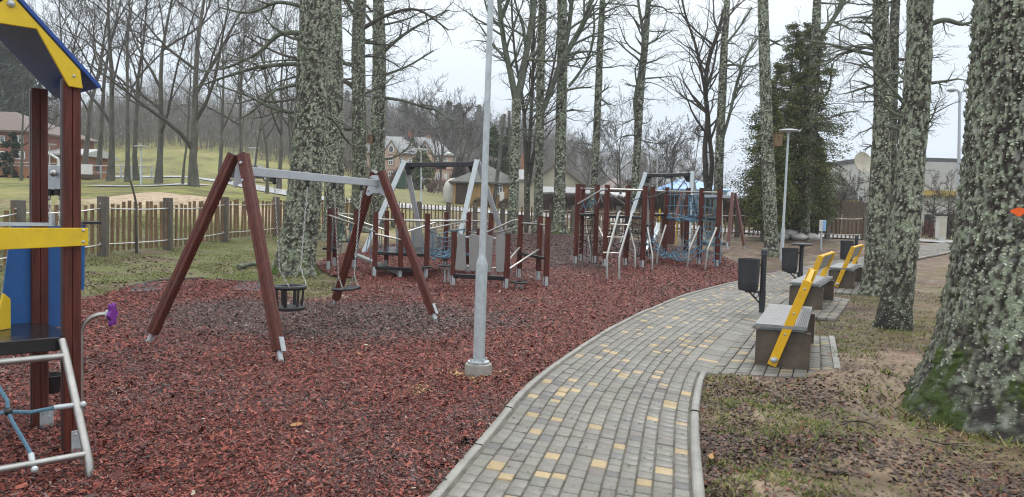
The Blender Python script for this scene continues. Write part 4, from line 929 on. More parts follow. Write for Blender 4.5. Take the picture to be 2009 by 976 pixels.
for v, cc in ((-.072, 'yellow'),):
    def Q(u, z): return T(u, v, z)
    sl = (2.83-2.325)/.47
    o_ = [(ru+.0, 2.80), (ru-.36, 2.80-.36*sl), (ru-.375, 2.305), (ru-.30, 2.31), (ru-.285, 2.335), (ru-.13, 2.625), (ru+.13, 2.625), (ru+.285, 2.335), (ru+.30, 2.31), (ru+.375, 2.305), (ru+.36, 2.80-.36*sl)]
    g_ = MB(); g_.prism([Q(*q) for q in o_], aa, .022); o = g_.build('gable_board', M[cc], tower, .003)
    [MB().ball(Q(*p_)-aa*.013, r_, 10).build('bolt', M['galv'], o, smooth=True) for p_, r_ in (((ru, 2.745), .022), ((ru-.325, 2.375), .009), ((ru+.325, 2.375), .009))]
m_ = MB(); q = [T(-.075, -.075, 1.445), T(.74, -.075, 1.445), T(.74, -.075, 1.30), T(-.075, -.075, 1.335)]; m_.prism(q, aa, .022); o = m_.build('guard_board', M['yellow'], tower, .004)
m_ = MB(); m_.ball(T(-.045, -.088, 1.43), .009, 8); m_.ball(T(-.045, -.088, 1.36), .009, 8); m_.build('bolt', M['galv'], o, smooth=True)
m_ = MB(); m_.bar(T(.12, -.05, 1.465), T(.74, -.05, 1.465), .035, .02); m_.bar(T(.115, -.05, 1.455), T(.115, -.05, 1.53), .02, .03); m_.build('steel_strip', M['galv'], tower)
MB().prism([T(-.03, -.02, .72), T(.69, -.02, .72), T(.69, .70, .72), T(-.03, .70, .72)], (0, 0, 1), .085).build('deck', M['deckblack'], tower, .006)
MB().prism([T(-.235, .69, 1.43), T(.16, .69, 1.43), T(.24, .69, .72), T(-.21, .69, .72)], aa, .02).build('back_panel', M['blue'], tower, .003)
MB().prism([T(-.262, .62, 1.44), T(-.262, .74, 1.44), T(-.255, .74, .98), T(-.255, .62, .98)], ga, .018).build('side_panel', M['blue'], tower, .003)
MB().prism([T(-.24, .58, 1.455), T(-.36, .58, 1.455), T(-.36, .70, 1.455), T(-.24, .70, 1.455)], (0, 0, 1), .018).build('shelf', M['black'], tower)
m_ = MB(); m_.prism([T(.33, .40, .765), T(.22, .47, .765), T(.22, .47, .96), T(.26, .45, 1.0)], (aa+ga*.6).normalized(), .02); m_.build('step_cheek', M['yellow'], tower, .003)
HY = 5.85
m_ = MB(); m_.bar(A(60, 349, HY), A(150, 349, HY), .04, .185, (0, 1, 0)); o = m_.build('hoist_plate', M['galv'], tower, .003)
bq = A(110, 341, HY-.02); m_ = MB(); m_.ball(bq-Vector((0, .035, 0)), .026, 10); m_.cyl(bq-Vector((0, .03, 0)), bq, .014); m_.build('bolt', M['inox'], o, smooth=True)
for px in (96, 117): q = A(px, 379, HY); MB().cyl(q+Vector((0, 0, -.02)), q+Vector((0, 0, .03)), .036, .036, 14).build('chain_cap', M['black'], o, smooth=True)
bu = A(100, 752, 5.62)
m_ = MB(); chain(m_, A(97, 382, HY), bu+Vector((-.06, 0, .08)), .05, .0055, .015); m_.build('chain', M['chain'], tower); m_ = MB(); chain(m_, A(118, 382, HY), bu+Vector((.08, 0, .08)), .05, .0055, .015); m_.build('chain', M['chain'], tower)
m_ = MB(); m_.lathe([(.001, -.07), (.06, -.07), (.092, .06), (.10, .065), (.088, .065), (.06, -.05), (.001, -.05)], bu, 16); m_.build('bucket', M['black'], tower, smooth=True)
# net ladder with steel frame
def LP(u, s): return T(u, -.06-.46*s, .73-.60*s)
LN = thing('net_ladder', 'steel tube ladder with blue rope net leaning on the play tower deck', 'ladder', LP(.4, 1))
for u in (.06, .80):
    f = LP(u, 1.0); MB().tube([LP(u, -.03), LP(u, .5), LP(u, .94), LP(u, 1.0)-aa*.02+Vector((0, 0, -.03)), T(u, -.55, -.05)], .0235, 12).build('rail', M['inox'], LN, smooth=True)
for s in (.12, .98): MB().tube([LP(.06, s), LP(.80, s)], .021, 12).build('rung', M['inox'], LN, smooth=True)
m_ = MB(); k1 = LP(.405, .54); m_.tube([LP(.44, .2), LP(.435, .30), LP(.40, .45), k1, LP(.395, .62), LP(.36, .78), LP(.335, .90)], .0115, 8); m_.build('rope', M['rope'], LN, smooth=True)
m_ = MB(); m_.tube([LP(.80, .54), LP(.6, .56), k1, LP(.3, .57), LP(.18, .56)], .0115, 8); m_.build('rope', M['rope'], LN, smooth=True)
MB().ball(k1, .024, 10).build('knot', M['black'], LN, smooth=True)
for a, b, cc in ((LP(.44, .12), LP(.44, .2), LP(.44, .10)), (LP(.335, .98), LP(.335, .90), LP(.335, 1.02)), (LP(.06, .56), LP(.18, .56), LP(.03, .56))):
    m_ = MB(); m_.cyl(a, b, .016, .016, 10); m_.ball(cc-aa*.015, .020, 10); m_.build('rope_end', M['galv'], LN, smooth=True)
# flower handle
p = G(158, 882); hd = Vector((.93, .36, 0)); pts = [p+Vector((0, 0, -.05)), p+Vector((0, 0, .3)), p+Vector((0, 0, .74))]
for k in range(1, 9):
    q = k/8*R(100); pts.append(p+Vector((0, 0, .74))+hd*(.13*(1-math.cos(q)))+Vector((0, 0, .13*math.sin(q))))
t = thing('flower_post', 'bent steel handle post with a purple flower disc beside the tower', 'handle post', p)
MB().tube(pts, .0165, 12).build('pole', M['inox'], t, smooth=True)
e_ = pts[-1]; n_ = (pts[-1]-pts[-2]).normalized(); n_ = (n_+Vector((.75, -.1, .12))).normalized(); e_ = e_+n_*.03
s1 = n_.cross(Vector((0, 0, 1))).normalized(); s2 = n_.cross(s1)
m_ = MB(); m_.prism([e_+s1*((.068+.014*math.cos(6*q))*math.cos(q))+s2*((.068+.014*math.cos(6*q))*math.sin(q)) for q in [2*math.pi*k/48 for k in range(48)]], n_, .02); m_.build('flower_disc', M['purple'], t, .003)
MB().cyl(e_-n_*.035, e_-n_*.008, .03, .036, 14).build('hub', M['galv'], t, smooth=True)

# ------------------------------------------------------------------ benches, bins, lamps, sign
bench = thing('park_bench', 'bench', 'bench'); bench['local'] = 1
for y in (.0, 1.80): MB().box((.278, y+.045, .19), (.556, .09, .40)).build('end_slab', M['corten'], bench, .006)
m_ = MB(); m_.box((.255, .95, .408), (.46, 1.8, .04)); m_.build('seat_frame', M['galv'], bench)
m_ = MB()
for i in range(28): m_.box((.004+.0186*i, .95, .447), (.0158, 2.02, .035))
for i in range(5): m_.box((.255, .0+i*.475, .436), (.525, .012, .026))
m_.build('seat', M['seat'], bench)
def bk(z): return .19+.345*(z-.05)
for y in (-.030, 1.93):
    m_ = MB(); m_.bar((bk(.02), y, .02), (bk(.955), y, .955), .055, .095, (0, 1, 0)); o = m_.build('back_support', M['yellow_bench'], bench, .006)
    m_ = MB(); m_.ball((bk(.09), y-.045, .09), .040, 12, .8); m_.build('end_knob', M['galv'], o, smooth=True)
    for z in (.37, .60, .87): MB().ball((bk(z), y-.03, z), .012, 8).build('bolt', M['galv'], o, smooth=True)
m_ = MB(); m_.bar((bk(.79), .0, .79), (bk(.79), 1.90, .79), .27, .022, (.4, 0, 1)); m_.build('backrest', M['panel'], bench, .004)
m_ = MB(); m_.bar((bk(.94), .0, .94), (bk(.94), 1.90, .94), .035, .05, (.4, 0, 1)); m_.build('top_rail', M['yellow_bench'], bench, .004)
bl = ['yellow backed bench standing nearest the wide mossy trunk and puddle', 'yellow backed bench between the two dark litter bins with a second paved pad', 'yellow backed bench at the far end of the row by the third bin']
spots = [(G(1480, 720), .42), (G(1547, 606), .54), (G(1624, 565), .57)]
for i, (p, sl) in enumerate(spots):
    o = bench if i == 0 else copy_tree(bench); o.location = (p.x, p.y, hz(p.x, p.y)+.02); o.rotation_euler = (0, 0, -math.atan(sl)); tag(o, bl[i], 'bench', 'benches along the path')
tb = thing('litter_bin', 'bin', 'litter bin'); tb['local'] = 1
m_ = MB(); m_.cyl((0, 0, -.05), (0, 0, .98), .046, .046, 18); m_.build('pole', M['anthracite'], tb, smooth=True)
m_ = MB(); m_.lathe([(.046, .98), (.056, .985), (.056, 1.0), (.05, 1.01), (.055, 1.04), (.05, 1.075), (.03, 1.095), (.001, 1.1)], k=18); m_.build('pole_cap', M['anthracite'], tb, smooth=True)
m_ = MB(); cx = -.265
m_.lathe([(.001, .40), (.145, .40), (.16, .425), (.167, .55), (.165, .552), (.170, .70), (.168, .702), (.174, .81), (.172, .812), (.177, .90), (.183, .905), (.183, .925), (.172, .925), (.166, .80), (.150, .45), (.001, .44)], (cx, 0, 0), 28); o = m_.build('bin_body', M['anthracite'], tb, smooth=True)
m_ = MB()
for k in range(24):
    q = 2*math.pi*k/24; m_.box((cx+.1625*math.cos(q), .1625*math.sin(q), .485), (.004, .012, .035), Matrix.Rotation(q, 3, 'Z'))
m_.build('drain_slots', M['black'], o)
m_ = MB(); m_.bar((-.04, 0, .37), (cx-.05, 0, .385), .022, .03); m_.bar((-.04, 0, .18), (cx+.03, 0, .37), .022, .022); m_.tube([Vector((-.11+.045*math.cos(q), 0, .325+.045*math.sin(q))) for q in [2*math.pi*k/12 for k in range(12)]], .009, 6, True); m_.build('bracket', M['anthracite'], tb); MB().cyl((-.04, 0, .82), (cx+.17, 0, .82), .018).build('clip', M['anthracite'], tb); MB().cyl((0, 0, .12), (0, 0, .40), .053, .053, 18).build('collar', M['anthracite'], tb, smooth=True)
bl = ['anthracite perforated litter bin on a round capped post beside the front bench', 'anthracite litter bin whose post carries a wide flat dish, behind the second bench', 'anthracite litter bin half hidden behind the last yellow bench']
pb = [G(1494, 617), G(1569, 569), G(1677, 538)]; bins = [tb, None, None]
for i in (2, 1): bins[i] = copy_tree(tb)
for i, p in enumerate(pb): bins[i].location = (p.x, p.y, p.z); bins[i].rotation_euler = (0, 0, (.18, .1, .05)[i]); tag(bins[i], bl[i], 'litter bin', 'litter bins along the path')
for ch in [q for q in COL.objects if q.parent == bins[1] and q.name.startswith('pole_cap')]: bpy.data.objects.remove(ch)
m_ = MB(); m_.lathe([(.05, .97), (.09, .99), (.23, 1.0), (.245, 1.02), (.23, 1.035), (.05, 1.05), (.001, 1.052)], k=24); m_.build('ash_dish', M['anthracite'], bins[1], smooth=True)
# lamp posts
p = G(938, 738); t = thing('lamp_post', 'galvanised lamp post on a concrete footing in the wood chips', 'lamp post', p)
m_ = MB(); m_.lathe([(.132, -.1), (.134, .10), (.128, .122), (.10, .132), (.001, .133)], p, 32); m_.build('footing', M['concrete'], t, smooth=True)
m_ = MB(); m_.lathe([(.105, .134), (.105, .148), (.06, .15)], p, 28)
for k in range(4): q = k*math.pi/2+.6; m_.cyl(p+Vector((.085*math.cos(q), .085*math.sin(q), .147)), p+Vector((.085*math.cos(q), .085*math.sin(q), .175)), .011, .011, 8)
m_.build('flange', M['galv'], t, smooth=True)
m_ = MB(); m_.lathe([(.057, .149), (.0565, 1.09), (.056, 1.1), (.034, 1.17), (.033, 1.2), (.026, 4.3), (.024, 4.6)], (0, 0, 0), 28)
tilt = Matrix.Rotation(R(.35), 3, 'Y'); m_.v = [tuple(tilt @ Vector(q)+p) for q in m_.v]; m_.build('pole', M['galv'], t, smooth=True)
m_ = MB(); m_.lathe([(.03, 4.55), (.08, 4.62), (.26, 4.66), (.28, 4.69), (.26, 4.715), (.001, 4.72)], (0, 0, 0), 28); m_.v = [tuple(tilt @ Vector(q)+p) for q in m_.v]; m_.build('lamp_head', M['galv_beam'], t, smooth=True)
def disc_lamp(base, top, label, hd=.3):
    H = (top-base).length; t = thing('lamp_post', label, 'lamp post', base); d = (top-base).normalized(); m_ = MB(); k = base+d*(H*.24)
    m_.tube([base-d*.1, k, k+d*.08, top], [.062, .06, .042, .032], 14); m_.build('pole', M['galv'], t, smooth=True)
    m_ = MB(); m_.lathe([(.035, -.10), (.07, -.05), (hd*.95, -.02), (hd, .01), (hd*.9, .035), (.001, .045)], top, 24); m_.build('lamp_head', M['galv_beam'], t, smooth=True)
b = G(1533, 511); disc_lamp(b, A(1547, 257, b.y), 'slim grey lamp post with flat disc head standing before the dark thuja', .31)
for px, py0, py1, D, lb in ((275, 361, 288, 47, 'thin grey lamp post with flat head beside the park road'), (497, 352, 291, 58, 'thin grey lamp post with flat head beyond the swing beam'), (824, 404, 294, 48, 'thin grey lamp post before the yellow brick manor'), (1287, 402, 294, 60, 'thin grey lamp post by the blue roofed building'), (96, 350, 284, 52, 'thin grey lamp post between the tower posts by the wooden terrace')):
    b = gy(px, D); disc_lamp(b, A(px+(py0-py1)*.02, py1, D), lb, .42)
b = gy(1878, 50); t = thing('street_lamp', 'tall street lamp with curved arm and oval head by the white flat roofed building', 'street lamp', b)
tp = A(1883, 190, 50); m_ = MB(); q = [b, b+(tp-b)*.5, tp]; q += [A(1881, 180, 50), A(1876, 176, 50), A(1871, 176, 50)]; m_.tube(q, [.12, .10, .08, .075, .07, .06], 10); m_.tube([tp, A(1885, 182, 50), A(1889, 179, 50), A(1893, 180, 50)], [.07, .07, .06, .05], 8); m_.build('pole', M['galv_beam'], t, smooth=True)
for px in (1867, 1898): m_ = MB(); m_.ball(A(px, 177, 50), .30, 12, .5); m_.build('lamp_head', M['galv_beam'], t, smooth=True)
b = gy(888, 105); t = thing('street_lamp', 'curved arm street lamp in front of the yellow manor', 'street lamp', b); m_ = MB(); m_.tube([b, A(894, 318, 105), A(893, 307, 105), A(888, 302, 105), A(882, 302, 105)], [.1, .08, .07, .06, .06], 8); m_.build('pole', M['galv_beam'], t); m_ = MB(); m_.ball(A(881, 302, 105), .4, 8, .5); m_.build('lamp_head', M['white'], t)
# info sign
b = G(1611, 492); D = b.y; t = thing('info_sign', 'small white and blue information sign on a steel stake by the lamp', 'sign', b)
top = A(1613, 433, D); MB().cyl(b, Vector((top.x-.02, D, top.z-.05)), .03, .03, 10).build('stake', M['galv'], t, smooth=True)
def signbox(n, x0, x1, y0, y1, mt, par, dy): a, c = A(x0, y0, D), A(x1, y1, D); return MB().box(((a.x+c.x)/2, D-.045-dy, (a.z+c.z)/2), (abs(c.x-a.x), .03, abs(c.z-a.z))).build(n, mt, par, .003)
bd = signbox('board', 1607.5, 1619, 432, 454, M['white'], t, 0)
M['signblue'] = mat('pale_blue_print', (.22, .42, .68), .5, .15, 12); M['ink'] = mat('grey_print', (.25, .27, .29), .6, .1, 20)
signbox('blue_panel', 1613.8, 1618.6, 432.6, 453.4, M['signblue'], bd, .016)
m_ = MB()
for k in range(9):
    a, c = A(1608.2, 434.5+k*2.05, D), A(1613.0-(k*37 % 5)*.35, 434.9+k*2.05, D); m_.box(((a.x+c.x)/2, D-.062, a.z), (abs(c.x-a.x), .004, .011))
m_.build('print', M['ink'], bd)
# heap of sacks
b = G(1563, 470); t = thing('rubble_sacks', 'heap of white plastic sacks by the dark fence', 'sacks', b); rn = random.Random(3)
M['sack'] = mat('plastic_sack', (.42, .41, .39), .45, .3, 5, bump=.6, bscale=9)
for k in range(5):
    c = b+Vector(((k-2)*.34+rn.uniform(-.1, .1), rn.uniform(-.3, .3), .12+.16*(k % 2))); th = np.linspace(0, 2*np.pi, 15)[:-1]; ph = np.linspace(.05, np.pi-.05, 9); TT, FF = np.meshgrid(th, ph)
    q = np.stack([np.cos(TT)*np.sin(FF), np.sin(TT)*np.sin(FF), np.cos(FF)], -1); q *= (1+.55*(fbm(q*2.4+k*9, k, 3)-.5))[..., None]; q = q*np.array([.42, .3, .2])+np.array(c)-np.array(b)
    i = (np.arange(8)[:, None]*14+np.arange(14)[None]).ravel(); i2 = (np.arange(8)[:, None]*14+(np.arange(14)[None]+1) % 14).ravel()
    link('sack', np_mesh('sack', q.reshape(-1, 3), np.stack([i, i2, i2+14, i+14], 1), None, True), M['sack'], t)
# odds and ends on the ground
M['goldleaf'] = mat('golden_dead_leaf', (.30, .15, .035), .55, .3, 40)
for px, py, lb, a_ in ((581, 842, 'single golden dead leaf lying on the red wood chips', .4), (1395, 905, 'curled orange leaf at the inner kerb of the path', 1.2), (705, 700, 'small pale leaf on the chips between swing and lamp', 2.)):
    p = G(px, py)+Vector((0, 0, .035)); m_ = MB(); s1 = Vector((math.cos(a_), math.sin(a_), .1)); s2 = Vector((-math.sin(a_), math.cos(a_), .35)); m_.prism([p+s1*.045*math.cos(q)+s2*.017*math.sin(q)*(1-.3*math.cos(q)) for q in [2*math.pi*k/14 for k in range(14)]], s1.cross(s2), .002); m_.tube([p+s1*.04, p+s1*.07+Vector((0, 0, .006))], .0015, 4); tag(m_.build('dead_leaf', M['goldleaf']), lb, 'leaf')
def stick(label, pts, r, mt='twig', forks=()):
    P = catmull([(*p, 0) for p in pts], 5)[:, :3]; b = Vector(P[0]); segs = [([tuple(q-P[0]) for q in P], list(np.linspace(r, r*.55, len(P))))]; rn = random.Random(int(r*9000)+len(pts))
    sprout(rn, segs, segs[0][0], segs[0][1], .3, 1, (0, 3, 2), (.4, 1), .0, .2, .003)
    o = link('fallen_branch', np_mesh('fallen_branch', *tubes(segs), None, True), M[mt]); o.location = b; return tag(o, label, 'branch')
def gp(px, py, dz=0): p = G(px, py); return (p.x, p.y, p.z+dz)
a = G(268, 498); stick('crooked dark branch standing upright against the stave fence', [tuple(a), tuple(A(267, 440, a.y)), tuple(A(267, 400, a.y+.1)), tuple(A(256, 355, a.y+.1))], .04)
p1, p2 = gp(468, 527, .03), gp(512, 521, .05); m_ = MB(); m_.tube([p1, ((p1[0]+p2[0])/2, (p1[1]+p2[1])/2, p1[2]+.03), p2], [.06, .05, .04], 10); o = m_.build('fallen_log', M['lichentwig'], smooth=True); tag(o, 'short pale broken log lying in the grass behind the swing leg', 'log')
for lb, q in (('wet twig lying on the leaf litter near the kerb', ((1615, 925), (1640, 932), (1652, 928))), ('forked wet twig by the corner of the bench paving', ((1590, 745), (1620, 752), (1646, 778))), ('long thin twig near the roots of the wide trunk', ((1815, 864), (1840, 872), (1872, 876))), ('bare twig at the edge of the paved path', ((1655, 830), (1700, 832), (1720, 845))), ('twig lying across the mud by the sandy mound', ((1480, 600), (1468, 612), (1496, 624)))):
    stick(lb, [gp(x_, y_, .012) for x_, y_ in q], .008)
for lb, q in (('grey rubber mat at the chip edge behind the toddler seat', ((452, 572), (508, 574), (512, 559), (470, 556))), ('grey rubber mat at the chip edge beside the swing leg', ((250, 576), (318, 573), (322, 560), (276, 558))), ('grey rubber mat behind the play tower', ((20, 590), (70, 585), (60, 572), (10, 578)))):
    P = [G(*k) for k in q]; m_ = MB(); m_.prism([V3(k, k.z+.012) for k in P], (0, 0, 1), .03); tag(m_.build('rubber_mat', M['panel'] if False else mat('worn_rubber', (.06, .06, .066), .6, .2, 9)), lb, 'rubber mat')
m_ = MB(); m_.tube([gp(x_, y_, .015) for x_, y_ in ((236, 570), (270, 560), (310, 552), (360, 549), (400, 547))], .02, 5); tag(m_.build('edging_strip', M['black']), 'black edging strip along the chips under the swing leg', 'edging')
m_ = MB(); m_.tube([gp(x_, y_, .015) for x_, y_ in ((425, 549), (460, 553), (500, 556), (515, 558))], .02, 5); tag(m_.build('edging_strip', M['black']), 'black edging strip along the chips before the log', 'edging')
M['water'] = mat('puddle_water', (.10, .085, .065), .03, .2, 2, spec=.9)
pq = G(1668, 731)
m_ = MB(); rn = random.Random(8); m_.prism([Vector((pq.x+.20*math.cos(q)*rn.uniform(.6, 1.1), pq.y+.25*math.sin(q)*rn.uniform(.6, 1.1), hz(pq.x, pq.y)-.012)) for q in [2*math.pi*k/18 for k in range(18)]], (0, 0, 1), .004); tag(m_.build('puddle', M['water']), 'small puddle in the mud by the bench paving', 'puddle', kind='structure')
# ------------------------------------------------------------------ lichen-covered trees around the playground
lichen_tree('mossy_tree', 'massive trunk with thick grey green lichen, moss at its foot and an orange paint dot', (2010, 860, 420), [(2013, 770, 386), (2016, 660, 318), (2020, 500, 270), (2026, 310, 238), (2029, 120, 216), (2032, -60, 206), (2040, -420, 195)], 11, Y=6.6, flare=.16, lichen=1.05, moss=1., mossh=.9, cover=1.5, disp=1.2, fsz=1.35, dark_base=.6, white=.55, twigs=0, extra_crown=True, crownh=3)
lichen_tree('lichen_tree', 'leaning lichen covered trunk with a blackened foot beside the wide mossy one', (1752, 641, 62), [(1756, 610, 60), (1761, 575, 58), (1772, 473, 57), (1785, 338, 52), (1797, 203, 50), (1804, 68, 46), (1805, 0, 45), (1812, -200, 42), (1825, -450, 36)], 12, flare=.22, lichen=1.0, cover=1.2, dark_base=.9, white=.2, twigs=16, tw_z=(2.6, 5.5), tw_len=1.0, limbs=[((1800, 60, 14), (1850, 40, 10), (1890, 48, 7), (1925, 35, 4))])
lichen_tree('lichen_tree', 'straight lichen trunk standing just behind the blackened one', (1714, 577, 48), [(1717, 540, 43), (1720, 473, 41), (1727, 338, 37), (1732, 203, 33), (1728, 68, 30), (1728, 0, 29), (1726, -180, 34), (1724, -400, 26)], 13, flare=.3, lichen=.95, cover=1.1, moss=.6, mossh=.3, twigs=22, tw_z=(2.5, 7), tw_len=1.5, side=math.pi)
lichen_tree('slim_tree', 'thin dark stem showing between the two lichen trunks by the benches', (1742, 548, 26), [(1745, 480, 24), (1748, 300, 22), (1752, 120, 20), (1757, 0, 17), (1765, -200, 12)], 14, Y=19.5, lichen=.5, cover=.5, limbs=[((1748, 330, 10), (1765, 240, 8), (1782, 150, 6), (1790, 80, 4))], twigs=12, tw_z=(2, 6), tw_len=1.2)
lichen_tree('mossy_tree', 'big old lichen trunk behind the toddler swing with green moss at its foot', (577, 535, 74), [(580, 500, 72), (592, 430, 70), (600, 350, 66), (607, 260, 62), (612, 150, 60), (618, 50, 60), (622, -60, 58), (630, -240, 50)], 15, flare=.42, lichen=.95, moss=1., mossh=.55, cover=1.2, disp=1.2, white=.3, twigs=8, tw_z=(3, 6.5), tw_len=1.6,
    limbs=[((592, 125, 10), (545, 128, 8), (500, 134, 7), (440, 152, 5), (385, 172, 3)), ((592, 66, 12), (548, 68, 9), (505, 105, 7), (445, 133, 4), (400, 140, 3)), ((590, 222, 9), (540, 214, 8), (480, 186, 5), (425, 168, 3)), ((600, 15, 9), (545, 5, 7), (490, 25, 5), (430, 15, 3)), ((592, 165, 7), (540, 178, 5), (500, 215, 4), (460, 240, 2))])
lichen_tree('mossy_tree', 'lichen trunk tucked behind the big old one by the swings', (655, 462, 46), [(656, 430, 42), (656, 340, 38), (656, 220, 36), (655, 100, 34), (654, 0, 32), (652, -150, 26)], 16, Y=26.5, flare=.4, lichen=.9, moss=.9, mossh=.5, cover=1.2, twigs=12, tw_z=(4, 9), tw_len=2)
lichen_tree('dark_limbed_tree', 'dark mossy tree with wide low limbs behind the red brown posts', (705, 440, 32), [(705, 400, 30), (705, 320, 29), (704, 200, 28), (703, 90, 26), (706, 0, 24), (712, -140, 18)], 17, Y=31, lichen=.7, moss=.5, mossh=6, cover=.9, twigs=22, tw_z=(4, 11), tw_len=2.6, lv=3,
    limbs=[((700, 180, 10), (670, 160, 8), (600, 190, 6), (520, 200, 4), (470, 180, 3)), ((700, 130, 9), (650, 120, 7), (560, 110, 5), (480, 70, 3)), ((708, 250, 7), (680, 255, 6), (655, 245, 4), (600, 262, 3)), ((706, 60, 9), (760, 30, 7), (820, 20, 5), (880, 60, 3)), ((702, 40, 8), (660, -20, 6), (600, -40, 4))])
T3 = lichen_tree('dark_limbed_tree', 'greenish trunk with drooping dark limbs and a nest box, left of the manor'.replace(', left of', ' in front of'), (742, 430, 34), [(741, 400, 31), (740, 320, 30), (742, 210, 28), (744, 120, 26), (743, 40, 23), (741, -60, 18), (738, -160, 14)], 18, Y=34, lichen=.95, cover=1.2, twigs=20, tw_z=(5, 11), tw_len=2.6,
    limbs=[((752, 192, 7), (790, 198, 6), (830, 210, 5), (858, 218, 4), (880, 235, 3), (890, 262, 2)), ((745, 315, 5), (775, 308, 4), (800, 290, 3), (812, 270, 2)), ((744, 110, 8), (790, 70, 6), (840, 40, 4), (880, 20, 3)), ((735, 250, 6), (715, 285, 5), (700, 300, 3)), ((738, 60, 7), (700, 10, 5), (640, -10, 4)), ((748, 150, 6), (800, 130, 4), (850, 100, 3))])
D = T3.location.y; c = A(726, 274, D-.35); m_ = MB(); m_.box(c, (.22, .2, .34)); m_.bar(c+Vector((-.14, 0, .17)), c+Vector((.14, 0, .21)), .26, .02, (0, 1, 0)); nb = thing('nest_box', 'small brown nest box hung on the greenish trunk by the manor', 'nest box', c); m_.build('box', M['fencewood'], nb); m_ = MB(); m_.cyl(c+Vector((0, -.11, .05)), c+Vector((0, -.095, .05)), .03, .03, 10); m_.build('entrance_hole', M['black'], nb)
back = 'tall lichen trees along the back fence'
lichen_tree('lichen_tree', 'lichen tree that forks into two stems just beside the lamp post', (1006, 437, 21), [(1007, 400, 19), (1009, 330, 18), (1012, 250, 17), (1014, 195, 18)], 21, Y=35, group=back, lichen=1., cover=1.2, twigs=6, tw_z=(4, 7), tw_len=1.5, extra_crown=False, limbs=[((1012, 200, 13), (1003, 150, 12), (990, 90, 10), (982, 30, 9), (976, -40, 7), (970, -130, 5)), ((1015, 195, 14), (1024, 150, 13), (1035, 90, 12), (1043, 40, 11), (1050, -20, 9), (1060, -120, 6)), ((1000, 135, 5), (985, 110, 4), (960, 85, 3), (935, 80, 2))])
lichen_tree('slim_tree', 'dark tree of several thin stems behind the forked lichen tree', (1034, 415, 13), [(1034, 380, 12), (1033, 340, 11)], 22, Y=41, lichen=.4, cover=.3, twigs=4, tw_z=(3, 5), extra_crown=False, limbs=[((1033, 345, 9), (1030, 270, 8), (1026, 200, 6), (1012, 120, 5), (1005, 40, 4), (1003, -60, 3)), ((1034, 340, 8), (1040, 260, 7), (1045, 160, 6), (1047, 80, 5), (1050, -20, 4)), ((1035, 350, 7), (1052, 280, 6), (1070, 200, 5), (1088, 120, 4), (1098, 40, 3)), ((1035, 380, 6), (1048, 300, 5), (1055, 220, 4), (1068, 90, 3), (1072, 10, 2))])
lichen_tree('lichen_tree', 'lichen tree with one dark limb crossing its neighbour', (1055, 437, 19), [(1056, 400, 18), (1058, 300, 17), (1060, 180, 16), (1062, 80, 15), (1064, 0, 14), (1067, -150, 11)], 23, Y=36, group=back, lichen=.95, cover=1.1, twigs=14, tw_z=(4, 11), tw_len=1.6, limbs=[((1062, 225, 10), (1080, 180, 10), (1100, 125, 11), (1120, 90, 11), (1145, 45, 10), (1160, 0, 8), (1175, -80, 6))])
lichen_tree('mossy_tree', 'straight lichen tree with a bright mossy foot beside the climbing frame', (1096, 448, 27), [(1097, 420, 23), (1099, 330, 22), (1101, 230, 21), (1103, 120, 20), (1103, 0, 18), (1104, -150, 14)], 24, Y=36.5, group=back, flare=.7, lichen=1.05, moss=1., mossh=.4, cover=1.3, twigs=8, tw_z=(5, 11), tw_len=1.4, limbs=[((1116, 170, 6), (1132, 150, 5.5), (1148, 125, 5), (1160, 95, 5), (1166, 50, 4), (1163, 10, 3)), ((1105, 110, 9), (1115, 60, 9), (1122, 0, 8), (1130, -90, 6)), ((1110, 178, 5), (1135, 173, 4), (1160, 172, 3))])
lichen_tree('lichen_tree', 'slender lichen trunk rising behind the hanging grips of the climbing frame', (1163, 430, 16), [(1165, 380, 15), (1169, 300, 14), (1173, 200, 14), (1177, 100, 13), (1182, 0, 11), (1190, -160, 8)], 25, Y=38, group=back, lichen=.9, cover=1.1, twigs=24, tw_z=(4, 11.5), tw_len=1.7)
lichen_tree('lichen_tree', 'slender lichen trunk with a second stem growing from its side', (1243, 430, 16), [(1246, 360, 15), (1251, 280, 15), (1253, 230, 16), (1258, 160, 14), (1266, 90, 12), (1272, 0, 10), (1278, -120, 7)], 26, Y=38, group=back, lichen=.85, cover=1., twigs=24, tw_z=(4, 11.5), tw_len=2, limbs=[((1251, 240, 9), (1246, 200, 8), (1258, 130, 8), (1262, 70, 7), (1253, 10, 5), (1248, -50, 4))])
lichen_tree('slim_tree', 'dark twisted tree of two twined stems by the blue roofed building', (1392, 425, 15), [(1389, 385, 14), (1384, 340, 12)], 27, Y=40, lichen=.45, cover=.4, twigs=3, tw_z=(3, 6), extra_crown=False, limbs=[((1385, 345, 11), (1383, 290, 10), (1388, 230, 9), (1384, 180, 9), (1390, 120, 8), (1410, 60, 7), (1425, 0, 5), (1440, -70, 4)), ((1392, 380, 9), (1397, 320, 9), (1392, 270, 8), (1388, 210, 7), (1378, 150, 6), (1365, 90, 5), (1345, 30, 4), (1330, -40, 3)), ((1385, 180, 5), (1400, 130, 4), (1408, 80, 3))])
lichen_tree('lichen_tree', 'straight greenish trunk with one rising limb beside the twisted pair', (1408, 430, 19), [(1409, 380, 18), (1412, 290, 17), (1417, 180, 16), (1421, 90, 14), (1427, 0, 11), (1434, -130, 8)], 28, Y=38.5, group=back, lichen=.8, cover=1., twigs=14, tw_z=(5, 11.5), tw_len=2, limbs=[((1415, 280, 7), (1430, 230, 6), (1447, 160, 6), (1465, 110, 5), (1490, 70, 3)), ((1422, 90, 5), (1450, 55, 4), (1475, 15, 3))])
